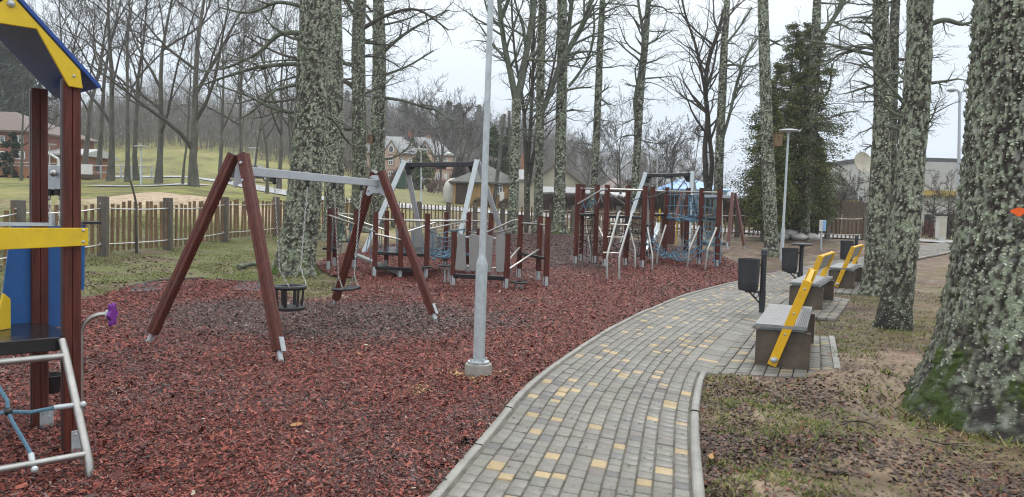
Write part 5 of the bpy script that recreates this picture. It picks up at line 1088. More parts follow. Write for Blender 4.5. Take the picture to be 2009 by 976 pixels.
lichen_tree('lichen_tree', 'tall lichen trunk standing alone between the climbing frame and the lamp with a flat head', (1514, 500, 31), [(1513, 480, 26), (1510, 400, 26), (1506, 300, 24), (1502, 180, 22), (1499, 80, 21), (1497, 0, 20), (1496, -160, 17)], 29, Y=27, flare=.35, lichen=1., cover=1.2, moss=.5, mossh=.25, twigs=4, tw_z=(6, 9), tw_len=1.2)
T13 = lichen_tree('lichen_tree', 'trunk rising out of the dark thuja, forking to a bent limb', (1578, 452, 20), [(1582, 380, 20), (1586, 290, 20), (1592, 190, 19), (1599, 100, 18), (1603, 0, 15), (1608, -120, 11)], 30, Y=37, group=back, lichen=.8, cover=1., twigs=10, tw_z=(5, 11.5), tw_len=2, side=0., limbs=[((1603, 90, 11), (1622, 55, 10), (1640, 30, 8), (1660, -5, 7), (1680, -70, 5)), ((1600, 235, 5), (1625, 232, 4), (1655, 222, 4), (1685, 218, 2)), ((1598, 200, 5), (1625, 180, 4), (1632, 135, 4), (1637, 120, 2))])
# nest box on the lone trunk
c = A(1526, 275, 26.6); nb = thing('nest_box', 'brown nest box on the side of the lone lichen trunk near the lamp', 'nest box', c); m_ = MB(); m_.box(c, (.24, .24, .42)); m_.bar(c+Vector((-.15, 0, .22)), c+Vector((.15, 0, .24)), .3, .02, (0, 1, 0)); m_.build('box', M['fencewood'], nb); m_ = MB(); m_.cyl(c+Vector((0, -.128, .08)), c+Vector((0, -.118, .08)), .03, .03, 10); m_.build('entrance_hole', M['black'], nb)
# orange dot sprayed on the mossy trunk
mt_ = [o for o in COL.objects if o.name == 'mossy_tree'][0]; M['orange'] = mat('orange_spray_paint', (.85, .12, .01), .6, .2, 30)
ax0 = A(2022, 416, 6.6); rad = PXW(258, 6.6); Ys = 6.1
for _ in range(6): c = A(2000, 416, Ys); Ys = 6.6-math.sqrt(max(rad**2-(c.x-ax0.x)**2, .01))
n_ = Vector((c.x-ax0.x, Ys-6.6, 0)).normalized(); s_ = Vector((-n_.y, n_.x, 0)); c = c+n_*.035; rn = random.Random(2)
MB().prism([c+s_*(.052*math.cos(q)*rn.uniform(.75, 1.15))+Vector((0, 0, .036*math.sin(q)*rn.uniform(.75, 1.15))) for q in [2*math.pi*k/16 for k in range(16)]], n_, .012).build('paint_mark', M['orange'], mt_)

# ------------------------------------------------------------------ evergreens
def evergreen(name, label, b, H, rx, seed, n=9000, base=.06, stems=1, pal=None, shape='thuja', group=None, spray=.16, ragged=.35, trunk_r=.12):
    rg = np.random.default_rng(seed); t = thing(name, label, 'tree', b, 0, group)
    segs = []; rn = random.Random(seed); cl = []
    for s in range(stems):
        ox, oy = (rn.uniform(-rx*.55, rx*.55), rn.uniform(-rx*.4, rx*.4)) if stems > 1 else (0, 0); h = H*rn.uniform(.72, 1) if s else H
        segs.append(([(ox*.7, oy*.7, -.1), (ox, oy, h*.3), (ox*1.05, oy, h*.7), (ox*1.1, oy, h*.98)], [trunk_r, trunk_r*.8, trunk_r*.45, .02]))
        nb = int(n/stems/70)
        for i in range(nb):
            f = base+(1-base)*rn.random()**.9; z = h*f; prof = (math.sin(min(f*3.4, 1.57))*(1-f)**.75*1.25+.04) if shape != 'column' else (1-f**3)*.9
            rr = rx*prof*rn.uniform(1-ragged, 1.05)/(1.25 if stems > 1 else 1); q = rn.uniform(0, 6.283)
            p0 = (ox, oy, z); p1 = (ox+math.cos(q)*rr*.55, oy+math.sin(q)*rr*.55, z-.02*rr); p2 = (ox+math.cos(q)*rr, oy+math.sin(q)*rr, z-.14*rr+rn.uniform(-.2, .25)*rr*.4)
            segs.append(([p0, p1, p2], [.02+.012*rr, .014, .006])); cl.append((p0, p1, p2, rr))
    V, F = tubes(segs); link('trunk', np_mesh('trunk', V, F, None, True), M['bark'], t)
    k = max(1, n//len(cl)); VV = []; CC = []
    pal = np.array(pal if pal is not None else [[.075, .105, .030], [.10, .135, .040], [.055, .08, .026], [.13, .155, .05], [.15, .125, .05]])
    for p0, p1, p2, rr in cl:
        f = np.sqrt(rg.uniform(.12, 1, k))[:, None]; p = np.where(f < .55, np.array(p0)+(np.array(p1)-np.array(p0))*f/.55, np.array(p1)+(np.array(p2)-np.array(p1))*(f-.55)/.45)
        p = p+rg.normal(0, 1, (k, 3))*np.array([.13, .13, .10])*(.5+rr*.45)
        d = np.array(p2)-np.array(p0); d = d/np.linalg.norm(d); u = d+rg.normal(0, .55, (k, 3)); u[:, 2] -= .35; u /= np.linalg.norm(u, axis=1, keepdims=True); v = np.cross(u, rg.normal(0, 1, (k, 3))); v /= np.linalg.norm(v, axis=1, keepdims=True)+1e-6
        s = spray*rg.uniform(.5, 1.3, (k, 1)); VV.append(np.stack([p-v*s*.10, p+u*s*.55-v*s*.26, p+u*s, p+u*s*.5+v*s*.26], 1).reshape(-1, 3))
        CC.append(np.repeat(pal[rg.integers(0, len(pal), k)]*rg.uniform(.7, 1.25, (k, 1))*rg.uniform(.75, 1.3), 4, 0))
    V = np.concatenate(VV); link('crown', np_mesh('crown', V, np.arange(len(V)).reshape(-1, 4), np.concatenate(CC)), M['leafv'], t); return t
evergreen('thuja', 'big dark green thuja of several stems with brownish spray tips', gy(1528, 37.5), 10.6, 2.75, 5, 80000, .07, 7, spray=.10, ragged=.7, trunk_r=.12)
evergreen('thuja', 'lower dark thuja with a bare stem standing behind the faded swing frame', gy(1483, 35), 6.8, 1.75, 6, 32000, .10, 2, spray=.10, ragged=.5, trunk_r=.15)
evergreen('thuja', 'drooping dark thuja by the grey wooden house', gy(1596, 38.5), 5.2, 1.3, 7, 20000, .12, 2, spray=.10, ragged=.5)
evergreen('yew', 'dense dark evergreen bush in front of the manor', gy(822, 104), 5.2, 2.2, 8, 7000, .02, 1, spray=.38, shape='column', ragged=.2)
evergreen('column_thuja', 'narrow green column thuja beside the lamp pole', gy(963, 92), 9.0, 1.3, 9, 5000, .03, 1, spray=.34, shape='column', ragged=.25, pal=[[.045, .062, .018], [.06, .08, .022], [.035, .05, .016]])
evergreen('column_thuja', 'wider green column thuja behind the leaning pole', gy(994, 96), 9.2, 1.9, 10, 6000, .03, 1, spray=.34, shape='column', ragged=.25, pal=[[.045, .062, .018], [.06, .08, .022], [.035, .05, .016]])
evergreen('small_spruce', 'small spruce in front of the brick house', gy(22, 56), 3.2, .8, 12, 2500, .04, 1, spray=.22, pal=[[.03, .05, .035], [.04, .06, .04]])

# ------------------------------------------------------------------ bare park trees
def bare_tree(name, label, px, D, H, r, seed, group=None, fork=.35, kids=(6, 6, 4), lean=0, spr=(.35, 1.05), limb0=7, trunk_pts=None, rmin=None, b=None, mt='bark', up=.05):
    rn = random.Random(seed); b = b or gy(px, D); b = b-Vector((0, 0, .1)); t = thing(name, label, 'tree', b, 0, group) if name else None
    n = 8; P = []; q = (0, 0, 0); d = (lean, 0, 1)
    for i in range(n+1):
        P.append(q); d = norm((d[0]+rn.gauss(0, .05), d[1]+rn.gauss(0, .05), 1)); q = (q[0]+d[0]*H*.8/n, q[1]+d[1]*H*.8/n, q[2]+H*.8/n)
    Rd = [r*(1.35 if i == 0 else 1)*(1-.82*(i/n)**.9) for i in range(n+1)]
    rm = rmin or max(.006, D*.00020); segs = []
    ts = [(P, Rd)]; ns = int(fork*n)+1
    for i in range(limb0):
        f = fork+(1-fork)*(i+rn.random()*.7)/limb0; k = min(int(f*n), n-1); a = f*n-k; p = tuple(P[k][c]*(1-a)+P[k+1][c]*a for c in range(3)); rr = Rd[k]*(1-a)+Rd[k+1]*a
        dd = rot_away(rn, (0, 0, 1), rn.uniform(*spr)); grow(rn, segs, p, dd, H*rn.uniform(.38, .58)*(1.15-.55*f), rr*rn.uniform(.5, .75), 0, kids, (.3, .85), up, .12, rm)
    grow(rn, segs, P[-1], (0, 0, 1), H*.28, Rd[-1], 1, kids, (.3, .8), .05, .12, rm)
    if t is None: return tubes(ts+segs)
    V, F = tubes(ts); link('trunk', np_mesh('trunk', V, F, None, True), M[mt], t)
    V, F = tubes(segs); link('crown', np_mesh('crown', V, F, None, True), M['twig'] if mt == 'bark' else M[mt], t); return t
park = 'bare trees of the park beyond the stave fence'
for i, (px, D, H, r, fk, nm, lb) in enumerate([
    (309, 50, 17, .26, .22, 'park_tree', 'tall bare tree with wide low limbs beside the thin lamp on the lawn'),
    (378, 48, 17, .34, .14, 'park_tree', 'thick bare tree forking low into many stems at the road edge'),
    (356, 49, 13, .10, .35, 'park_tree', 'thin ivy dark bare stem close beside the thick forking tree'),
    (215, 54, 19, .27, .25, 'park_tree', 'pale bare trunk seen past the white panel of the terrace'),
    (190, 58, 19, .24, .30, 'park_tree', 'bare tree standing behind the white panel of the terrace'),
    (248, 52, 17, .20, .30, 'park_tree', 'dark bare tree in front of the white railing, nearest the lamp'),
    (266, 55, 18, .22, .32, 'park_tree', 'bare tree just behind the white railing end'),
    (165, 60, 18, .26, .3, 'park_tree', 'bare tree half hidden by the tower post over the terrace'),
    (493, 50, 11, .10, .4, 'park_tree', 'young thin bare tree under the swing beam by the road'),
    (522, 49, 12, .12, .35, 'park_tree', 'thin bare tree by the parked car'),
    (545, 58, 16, .2, .25, 'park_tree', 'bare tree beside the big old trunk across the road'),
    (430, 66, 17, .22, .25, 'park_tree', 'bare tree across the road behind the swing apex'),
    (575, 64, 15, .2, .25, 'park_tree', 'bare tree hidden behind the big old trunk'),
    (40, 52, 9, .12, .3, 'park_tree', 'bent bare tree before the brick house windows'),
    (470, 72, 18, .22, .3, 'park_tree', 'bare tree at the foot of the hill near the far lamp'),
    (120, 66, 18, .25, .3, 'park_tree', 'bare tree between the tower posts'),
    ]):
    bare_tree(nm, lb, px, D, H, r*.88, 100+i, park, fk, lean=-.06 if px in (40,) else .0, limb0=7 if r > .2 else 5)
for i, (px, D, H, r, lb) in enumerate([(860, 112, 13, .22, 'bare tree in front of the right hand manor windows'.replace('right hand ', '')), (845, 108, 15, .16, 'slim bare tree beside the manor gable'), (905, 100, 12, .2, 'bare tree between the manor and the tan shed'), (1145, 68, 8, .1, 'small bare orchard tree behind the brown hedge'), (1215, 62, 9, .12, 'bare orchard tree by the red barn'), (1320, 66, 8, .12, 'bare orchard tree before the blue roof'), (1345, 62, 7.5, .1, 'low bare tree against the blue wall'), (1275, 64, 8, .1, 'bare tree by the thin lamp post')]):
    bare_tree('garden_tree', lb, px, D, H, r, 200+i, 'bare garden trees before the houses', .2, limb0=9, spr=(.4, 1.0))
for i, (px, D, H, lb) in enumerate([(1660, 45, 3.6, 'twisted bare apple tree behind the dark fence corner'), (1630, 46, 3.2, 'low bare apple tree by the grey wooden house'), (1826, 48, 3.6, 'bare bush tree before the white wall'), (1860, 47, 4.0, 'bare crooked tree by the grey cabinet')]):
    bare_tree('apple_tree', lb, px, D, H, .10, 230+i, 'bare fruit trees by the grey houses', .12, limb0=10, spr=(.5, 1.2), kids=(5, 5, 4), up=.02)
# hill wood: one mass
def wood():
    rn = random.Random(77); var = []
    for i in range(6): V, F = bare_tree(None, '', 0, 100, 17, .11, 300+i, b=Vector((0, 0, 0)), kids=(4, 5, 3), limb0=8, fork=.3, rmin=.018); var.append((V, F))
    Vs, Fs, n0 = [], [], 0
    spots = []
    for i in range(190):
        px = rn.uniform(-120, 700); D = rn.uniform(124, 200)
        spots.append((px, D, rn.uniform(.45, .8)))
    for i in range(230): px = rn.uniform(640, 1120); spots.append((px, rn.uniform(172, 245), rn.uniform(.65, 1.0)))
    for i in range(90): spots.append((rn.uniform(1080, 1420), rn.uniform(130, 240), rn.uniform(.45, .8)))
    for px, D, s in spots:
        b = gy(px, D); V, F = var[rn.randrange(6)]; q = rn.uniform(0, 6.28); c_, s_ = math.cos(q)*s, math.sin(q)*s
        W = np.column_stack([V[:, 0]*c_-V[:, 1]*s_+b.x, V[:, 0]*s_+V[:, 1]*c_+b.y, V[:, 2]*s+b.z]); Vs.append(W); Fs.append(F+n0); n0 += len(V)
    rg = np.random.default_rng(9); n = 60000; px = rg.uniform(-150, 1420, n); D = np.where(px < 690, rg.uniform(118, 210, n), rg.uniform(150, 250, n)); x = (px-1004.5)/FPX*D; z = HZ(x, D); hh = np.where(px < 1100, 8, 5)*rg.random(n)**1.3; a = rg.uniform(0, 6.28, n); t = rg.uniform(0, .5, n); ln = rg.uniform(1, 3.5, n)
    p = np.column_stack([x, D, z+hh*.8]); dr = np.column_stack([np.sin(t)*np.cos(a), np.sin(t)*np.sin(a), np.cos(t)])*ln[:, None]; s_ = np.column_stack([np.cos(a+1.57), np.sin(a+1.57), 0*a])*rg.uniform(.02, .06, n)[:, None]
    Tb = np.stack([p-s_, p+s_, p+s_*.3+dr, p-s_*.3+dr], 1).reshape(-1, 3); Vs.append(Tb); Fs.append(np.arange(4*n).reshape(-1, 4)+n0)
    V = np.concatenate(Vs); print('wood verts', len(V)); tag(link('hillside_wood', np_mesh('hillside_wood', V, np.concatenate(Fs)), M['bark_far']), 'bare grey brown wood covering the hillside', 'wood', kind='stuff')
wood()
def conifers():
    rg = np.random.default_rng(5); VV = []; CC = []
    sp = [(rg.uniform(650, 1000), rg.uniform(190, 240), rg.uniform(.75, 1.1)) for i in range(36)]+[(rg.uniform(1000, 1300), rg.uniform(190, 250), rg.uniform(.5, .8)) for i in range(16)]+[(rg.uniform(-60, 90), rg.uniform(110, 135), rg.uniform(.9, 1.2)) for i in range(9)]
    for px, D, s in sp:
        b = gy(px, D); k = 700; f = rg.random(k)**.8; h = 18*s; z = h*(.18+.82*f); rr = 2.9*s*(1-f)**.8*np.sqrt(rg.random(k))*(.75+.35*np.sin(f*40)); q = rg.uniform(0, 6.28, k)
        p = np.column_stack([b.x+rr*np.cos(q), b.y+rr*np.sin(q), b.z+z-rr*.25]); u = np.column_stack([np.cos(q), np.sin(q), -.5+0*q])+rg.normal(0, .3, (k, 3)); v = np.cross(u, rg.normal(0, 1, (k, 3))); v /= np.linalg.norm(v, axis=1, keepdims=True)
        w_ = rg.uniform(.3, .7, (k, 1))*s; VV.append(np.stack([p-v*w_*.4, p+u*w_*1.5, p+v*w_*.4], 1).reshape(-1, 3)); CC.append(np.repeat(np.array([.035, .05, .032])*rg.uniform(.6, 1.4, (k, 1))*rg.uniform(.8, 1.2), 3, 0))
    V = np.concatenate(VV); tag(link('hillside_conifers', np_mesh('hillside_conifers', V, np.arange(len(V)).reshape(-1, 3), np.concatenate(CC)), M['leafv']), 'dark conifers standing among the bare hillside wood', 'conifer wood', kind='stuff')
conifers()
# hedges and shrubs of thin twigs
def twig_mass(name, label, cat, P0, P1, thick, h, n, seed, col=(.085, .058, .045), group=None, round_=False):
    rg = np.random.default_rng(seed); a = rg.random(n); off = rg.uniform(-.5, .5, n)*thick; P0, P1 = np.array(P0[:2]), np.array(P1[:2]); d = (P1-P0); L_ = np.linalg.norm(d); d = d/max(L_, 1e-6); nn = np.array([-d[1], d[0]])
    xy_ = P0+np.outer(a*L_, d)+np.outer(off, nn); z0 = HZ(xy_[:, 0], xy_[:, 1]); prof = 1-(2*np.abs(a-.5))**2.2*.7 if round_ else 1
    f = rg.random(n)**.7; z = z0+f*h*.8*prof; ln = rg.uniform(.15, .5, n)*h*.5; ang = rg.uniform(0, 6.28, n); t = rg.uniform(0, .9, n)
    dr = np.column_stack([np.sin(t)*np.cos(ang), np.sin(t)*np.sin(ang), np.cos(t)])*ln[:, None]; p = np.column_stack([xy_, z]); w_ = rg.uniform(.006, .02, n)*max(1, P0[1]/50); s = np.column_stack([np.cos(ang+1.57), np.sin(ang+1.57), 0*ang])*w_[:, None]
    V = np.stack([p-s, p+s, p+dr], 1); b = np.array([P0[0]*.5+P1[0]*.5, P0[1]*.5+P1[1]*.5, z0.mean()]); V = (V-b).reshape(-1, 3)
    c = np.repeat(np.array(col)*rg.uniform(.55, 1.4, (n, 1)), 3, 0); o = link(name, np_mesh(name, V, np.arange(3*n).reshape(-1, 3), c), M['leafv'], None, b); return tag(o, label, cat, group)
twig_mass('bare_hedge', 'long brown leafless hedge behind the back fence', 'hedge', gy(1068, 49), gy(1235, 51), 1.0, 1.5, 15000, 1)
twig_mass('bare_hedge', 'brown leafless hedge between the climbing frame and the dark thuja', 'hedge', gy(1238, 51), gy(1500, 46), 1.0, 2.1, 26000, 2)
sh = 'bare shrubs around the houses'
for i, (x0, x1, D, h, lb, cc) in enumerate([(836, 884, 88, 2.2, 'big reddish bare shrub before the manor steps', (.15, .10, .085)), (872, 900, 66, 2.4, 'bare bush in front of the white round tank', (.07, .055, .045)), (925, 960, 61, .9, 'low bare bush along the tan shed wall', (.09, .07, .05)), (975, 1012, 60, 1.0, 'bare bush below the shed window', (.06, .045, .035)), (762, 800, 100, 3.0, 'reddish bare shrub behind the silver swing leg', (.17, .10, .085)), (880, 915, 84, 5.0, 'tall dark bare shrub beside the shed roof', (.055, .04, .036)), (1808, 1836, 44, 1.2, 'small reddish shrub beside the grey cabinet', (.10, .045, .04)), (1850, 1890, 44.5, 1.9, 'bare shrub beyond the grey cabinet', (.07, .055, .045)), (1180, 1300, 70, 3.6, 'wide bare shrubbery below the wooded hill', (.085, .075, .06)), (1430, 1600, 60, 3, 'bare bushes glimpsed behind the thuja', (.08, .07, .055)), (640, 740, 92, 3.2, 'bare bushes across the road by the manor lawn', (.085, .06, .05))]):
    twig_mass('bare_shrub', lb, 'shrub', gy(x0, D), gy(x1, D), 1.4, h, int(900+h*300), 40+i, cc, sh, True)
# ------------------------------------------------------------------ the stave fence
def fence(label, posts, seed, hgt=1.3, group='stave fence runs', sp=.2):
    b = posts[0]; t = thing('stave_fence', label, 'fence', b, 0, group); rn = random.Random(seed)
    for p in posts:
        q = p+Vector((rn.uniform(-.02, .02), rn.uniform(-.02, .02), 0)); h = hgt+rn.uniform(-.03, .03)
        m_ = MB(); m_.bar(q-Vector((0, 0, .1)), q+Vector((rn.uniform(-.02, .02), rn.uniform(-.02, .02), h)), .2, .2, (1, .15, 0)); o = m_.build('post', M['fencepost'], t, .012)
        m_ = MB(); m_.ball(q+Vector((0, -.11, h-.17)), .022, 6); m_.ball(q+Vector((0, -.11, .26)), .022, 6); m_.build('bolt', M['wire'], o)
    for a, c in zip(posts[:-1], posts[1:]):
        L_ = (c-a).length; n = max(2, int(L_/sp)); d = (c-a)/L_; nn = Vector((d.y, -d.x, 0)).normalized(); m_ = MB()
        for i in range(n):
            k = (i+.5)/n+rn.uniform(-.006, .006); p = a+(c-a)*k; h = (hgt-.10)*rn.uniform(.94, 1.02); w_ = rn.uniform(.055, .08); p = p+Vector((0, 0, hz(p.x, p.y)-p.z)); ln = Vector((rn.uniform(-.03, .03), 0, 0)); m_.bar(p+Vector((0, 0, .05)), p+ln+Vector((0, 0, h)), w_, .045, d)
        m_.build('stave_panel', M['fencewood'], t)
        m_ = MB()
        for z, sg in ((1.06, .05), (.24, .03)):
            m_.tube([Vector((q.x, q.y, hz(q.x, q.y)+z-sg*4*k*(1-k)))-nn*-.035 for k in (0, .25, .5, .75, 1) for q in [a+(c-a)*k]], .016, 5)
        m_.build('wire', M['wire'], t)
    return t
def fp(px, D): return gy(px, D)
fl = [fp(px, 1/(.0686-5.45e-5*px)) for px in (-230, -100, 35, 200, 330, 440, 541, 620, 690, 733)]
fence('stave fence run on the lawn side behind the swings', fl, 1)
bp = [733, 770, 820, 877, 931, 984, 1031, 1080, 1122, 1165, 1210, 1255, 1305, 1350, 1398, 1445]
fence('stave fence run along the pale road at the back', [fp(px, 35.3+(px-733)/(1445-733)*2.9) for px in bp], 2, sp=.16)
fence('stave fence run in front of the dark board fence by the thuja', [fp(px, 38.2+(px-1445)/248*.8) for px in (1445, 1508, 1573, 1622, 1693)], 3, sp=.215)
# dark board fence behind
def board_fence(name, label, a, b, h, mt, seed):
    t = thing(name, label, 'fence', a); d = (b-a); n = int(d.length/.16); rn = random.Random(seed); d.normalize(); m_ = MB()
    for i in range(n):
        p = a+d*(i+.5)*.16; p.z = hz(p.x, p.y); m_.bar(p, p+Vector((0, 0, h*rn.uniform(.96, 1.02))), .15, .03, d)
    m_.build('boards', M[mt], t); m_ = MB()
    for z in (.3, h-.3): m_.bar(V3(a, hz(a.x, a.y)+z)+Vector((0, .05, 0)), V3(b, hz(b.x, b.y)+z)+Vector((0, .05, 0)), .08, .05, Vector((0, 0, 1)))
    m_.build('rails', M[mt], t)
M['oldboard'] = mat('old_brown_boards', (.065, .044, .033), .8, .4, 4, (6, 6, .5), .2, 20)
M['oldboard2'] = mat('old_tan_boards', (.085, .063, .042), .8, .4, 4, (6, 6, .5), .2, 20)
board_fence('board_fence', 'tall dark brown board fence behind the thuja', gy(1478, 46), gy(1648, 44.5), 2.0, 'oldboard', 1)
board_fence('board_fence', 'old tan board fence below the bare apple tree', gy(1650, 44.3), gy(1712, 44), 1.95, 'oldboard2', 2)
# ------------------------------------------------------------------ houses
M['h_brick'] = mat('red_brick_wall', (.26, .105, .072), .85, .2, .9, bump=.1, col2=(.30, .15, .11)); M['h_yel'] = mat('yellow_brick_wall', (.48, .345, .26), .85, .18, 1.2, bump=.1); M['h_trim'] = mat('red_brick_trim', (.30, .15, .095), .85, .15, 3)
M['r_brown'] = mat('brown_roof_tiles', (.13, .095, .082), .7, .2, 2.5, (1, 1, 4)); M['r_grey'] = mat('grey_roof_sheets', (.20, .21, .215), .55, .28, 1.6, (3, 3, 1)); M['r_moss'] = mat('mossy_slate_roof', (.075, .078, .068), .75, .5, 1.8); M['h_tan'] = mat('tan_board_wall', (.34, .215, .09), .8, .45, 1.2, (4, 4, .5)); M['h_cream'] = mat('cream_plaster', (.42, .39, .31), .8, .15, 1.5)
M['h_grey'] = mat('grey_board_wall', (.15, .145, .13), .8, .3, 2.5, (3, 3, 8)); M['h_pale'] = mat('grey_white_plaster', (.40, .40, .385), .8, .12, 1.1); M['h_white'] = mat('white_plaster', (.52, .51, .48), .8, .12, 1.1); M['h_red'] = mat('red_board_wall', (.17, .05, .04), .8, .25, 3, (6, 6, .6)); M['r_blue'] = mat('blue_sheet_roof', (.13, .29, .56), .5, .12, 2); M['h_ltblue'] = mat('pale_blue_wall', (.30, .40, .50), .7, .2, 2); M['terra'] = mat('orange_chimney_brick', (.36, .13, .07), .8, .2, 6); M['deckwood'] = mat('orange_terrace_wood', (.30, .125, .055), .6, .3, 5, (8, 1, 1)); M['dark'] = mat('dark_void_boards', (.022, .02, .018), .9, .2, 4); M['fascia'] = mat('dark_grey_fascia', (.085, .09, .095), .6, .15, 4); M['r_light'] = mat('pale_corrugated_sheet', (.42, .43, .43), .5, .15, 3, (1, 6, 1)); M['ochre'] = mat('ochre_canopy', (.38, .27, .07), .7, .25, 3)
def house(name, label, cat, px0, px1, D, zb, ze, zr, depth, wm, rm, hip=1., over=.4, rz=0, wins=(), chim=(), group=None, gable_front=False, rk=None):
    """front wall spans picture columns px0..px1 at distance D; zb/ze/zr are picture rows of ground, eave and ridge there. Windows: (px, py, w, h[, arch])."""
    a = A(px0, zb, D); b = A(px1, zb, D); xm = (a.x+b.x)/2; W = b.x-a.x; z0 = A((px0+px1)/2, zb, D).z-.6; h = A((px0+px1)/2, ze, D).z-z0; hr = A((px0+px1)/2, zr, D).z-z0-h
    t = thing(name, label, cat, (xm, D+depth/2, z0), 0, group); C_ = Vector((xm, D+depth/2, z0))
    def P(x, y, z): return C_+Vector((x, y, z))
    m_ = MB(); w2, d2 = W/2, depth/2
    if gable_front:
        m_.add([P(-w2, -d2, 0), P(w2, -d2, 0), P(w2, -d2, h), P(0, -d2, h+hr), P(-w2, -d2, h), P(-w2, d2, 0), P(w2, d2, 0), P(w2, d2, h), P(0, d2, h+hr), P(-w2, d2, h)], [(0, 1, 2, 3, 4), (9, 8, 7, 6, 5), (1, 6, 7, 2), (5, 0, 4, 9)])
    else:
        m_.box(P(0, 0, h/2), (W, depth, h))
    m_.build('wall', M[wm], t)
    m_ = MB(); o = over; th = .14
    if gable_front:
        sl = hr/w2
        for s in (-1, 1):
            n_ = Vector((s*hr, 0, w2)).normalized(); m_.prism([P(s*(w2+o), -d2-o, h-o*sl+.1), P(0, -d2-o, h+hr+.1), P(0, d2+o, h+hr+.1), P(s*(w2+o), d2+o, h-o*sl+.1)], n_, th)
    elif hr > .3:
        k = min(w2*.98, d2*hip) if hip else -o*.0
        e = [P(-w2-o, -d2-o, h), P(w2+o, -d2-o, h), P(w2+o, d2+o, h), P(-w2-o, d2+o, h)]; r1, r2 = P(-w2+k-(0 if hip else o), 0, h+hr), P(w2-k+(0 if hip else o), 0, h+hr)
        m_.add(e+[r1, r2]+[q-Vector((0, 0, th)) for q in e], [(0, 1, 5, 4), (1, 2, 5), (2, 3, 4, 5), (3, 0, 4), (6, 7, 1, 0), (7, 8, 2, 1), (8, 9, 3, 2), (9, 6, 0, 3), (9, 8, 7, 6)])
    else:
        m_.box(P(0, 0, h+.15), (W+2*o, depth+2*o, .3+max(hr, 0)))
    rf = m_.build('roof', M[rm], t)
    def X(px): return A(px, (zb+ze)/2, D).x-xm
    def Z(px, py): return A(px, py, D).z-z0
    for q in wins:
        px, py, w_, h_ = q[:4]; s = D/FPX; x, z, ww, hh = X(px), Z(px, py), w_*s, h_*s; arch_ = len(q) > 4 and q[4]
        def oval(k):
            pts = [P(x-ww/2*k, -d2-.03, z-hh/2*k), P(x+ww/2*k, -d2-.03, z-hh/2*k)]
            if arch_: pts += [P(x+ww/2*k*math.cos(g), -d2-.03, z+hh/2*k-ww*.3+ww*.3*math.sin(g)) for g in [math.pi*i/8 for i in range(9)]]
            else: pts += [P(x+ww/2*k, -d2-.03, z+hh/2*k), P(x-ww/2*k, -d2-.03, z+hh/2*k)]
            return pts
        if arch_: MB().prism([p+Vector((0, .02, 0)) for p in oval(1.28)], (0, 1, 0), .05).build('window_surround', M['h_trim'], t)
        m_ = MB(); f = .07*max(1, D/70); y = -d2-.045
        for sx in (-1, 1): m_.box(P(x+sx*(ww/2-f/2), y, z), (f, .07, hh))
        m_.box(P(x, y, z), (f*.8, .06, hh)); m_.box(P(x, y, z+hh/2-f/2), (ww, .07, f)); m_.box(P(x, y, z-hh/2+f/2), (ww, .07, f)); m_.box(P(x, y, z+hh*.17), (ww, .055, f*.6))
        fo = m_.build('window', M['white'], t); MB().prism([p+Vector((0, .018, 0)) for p in oval(.97)], (0, 1, 0), .03).build('pane', M['glass'], fo)
    for px, y0, y1, w_, mt in chim:
        c = P(X(px), 0, 0); z1, zb_ = Z(px, y0), Z(px, y1); s = w_*D/FPX; m_ = MB(); m_.box(Vector((c.x, c.y, z0+(z1+zb_)/2)), (s, s, z1-zb_)); m_.box(Vector((c.x, c.y, z0+z1)), (s*1.12, s*1.12, .18)); m_.build('chimney', M[mt], rf)
    return t, P, X, Z, rf
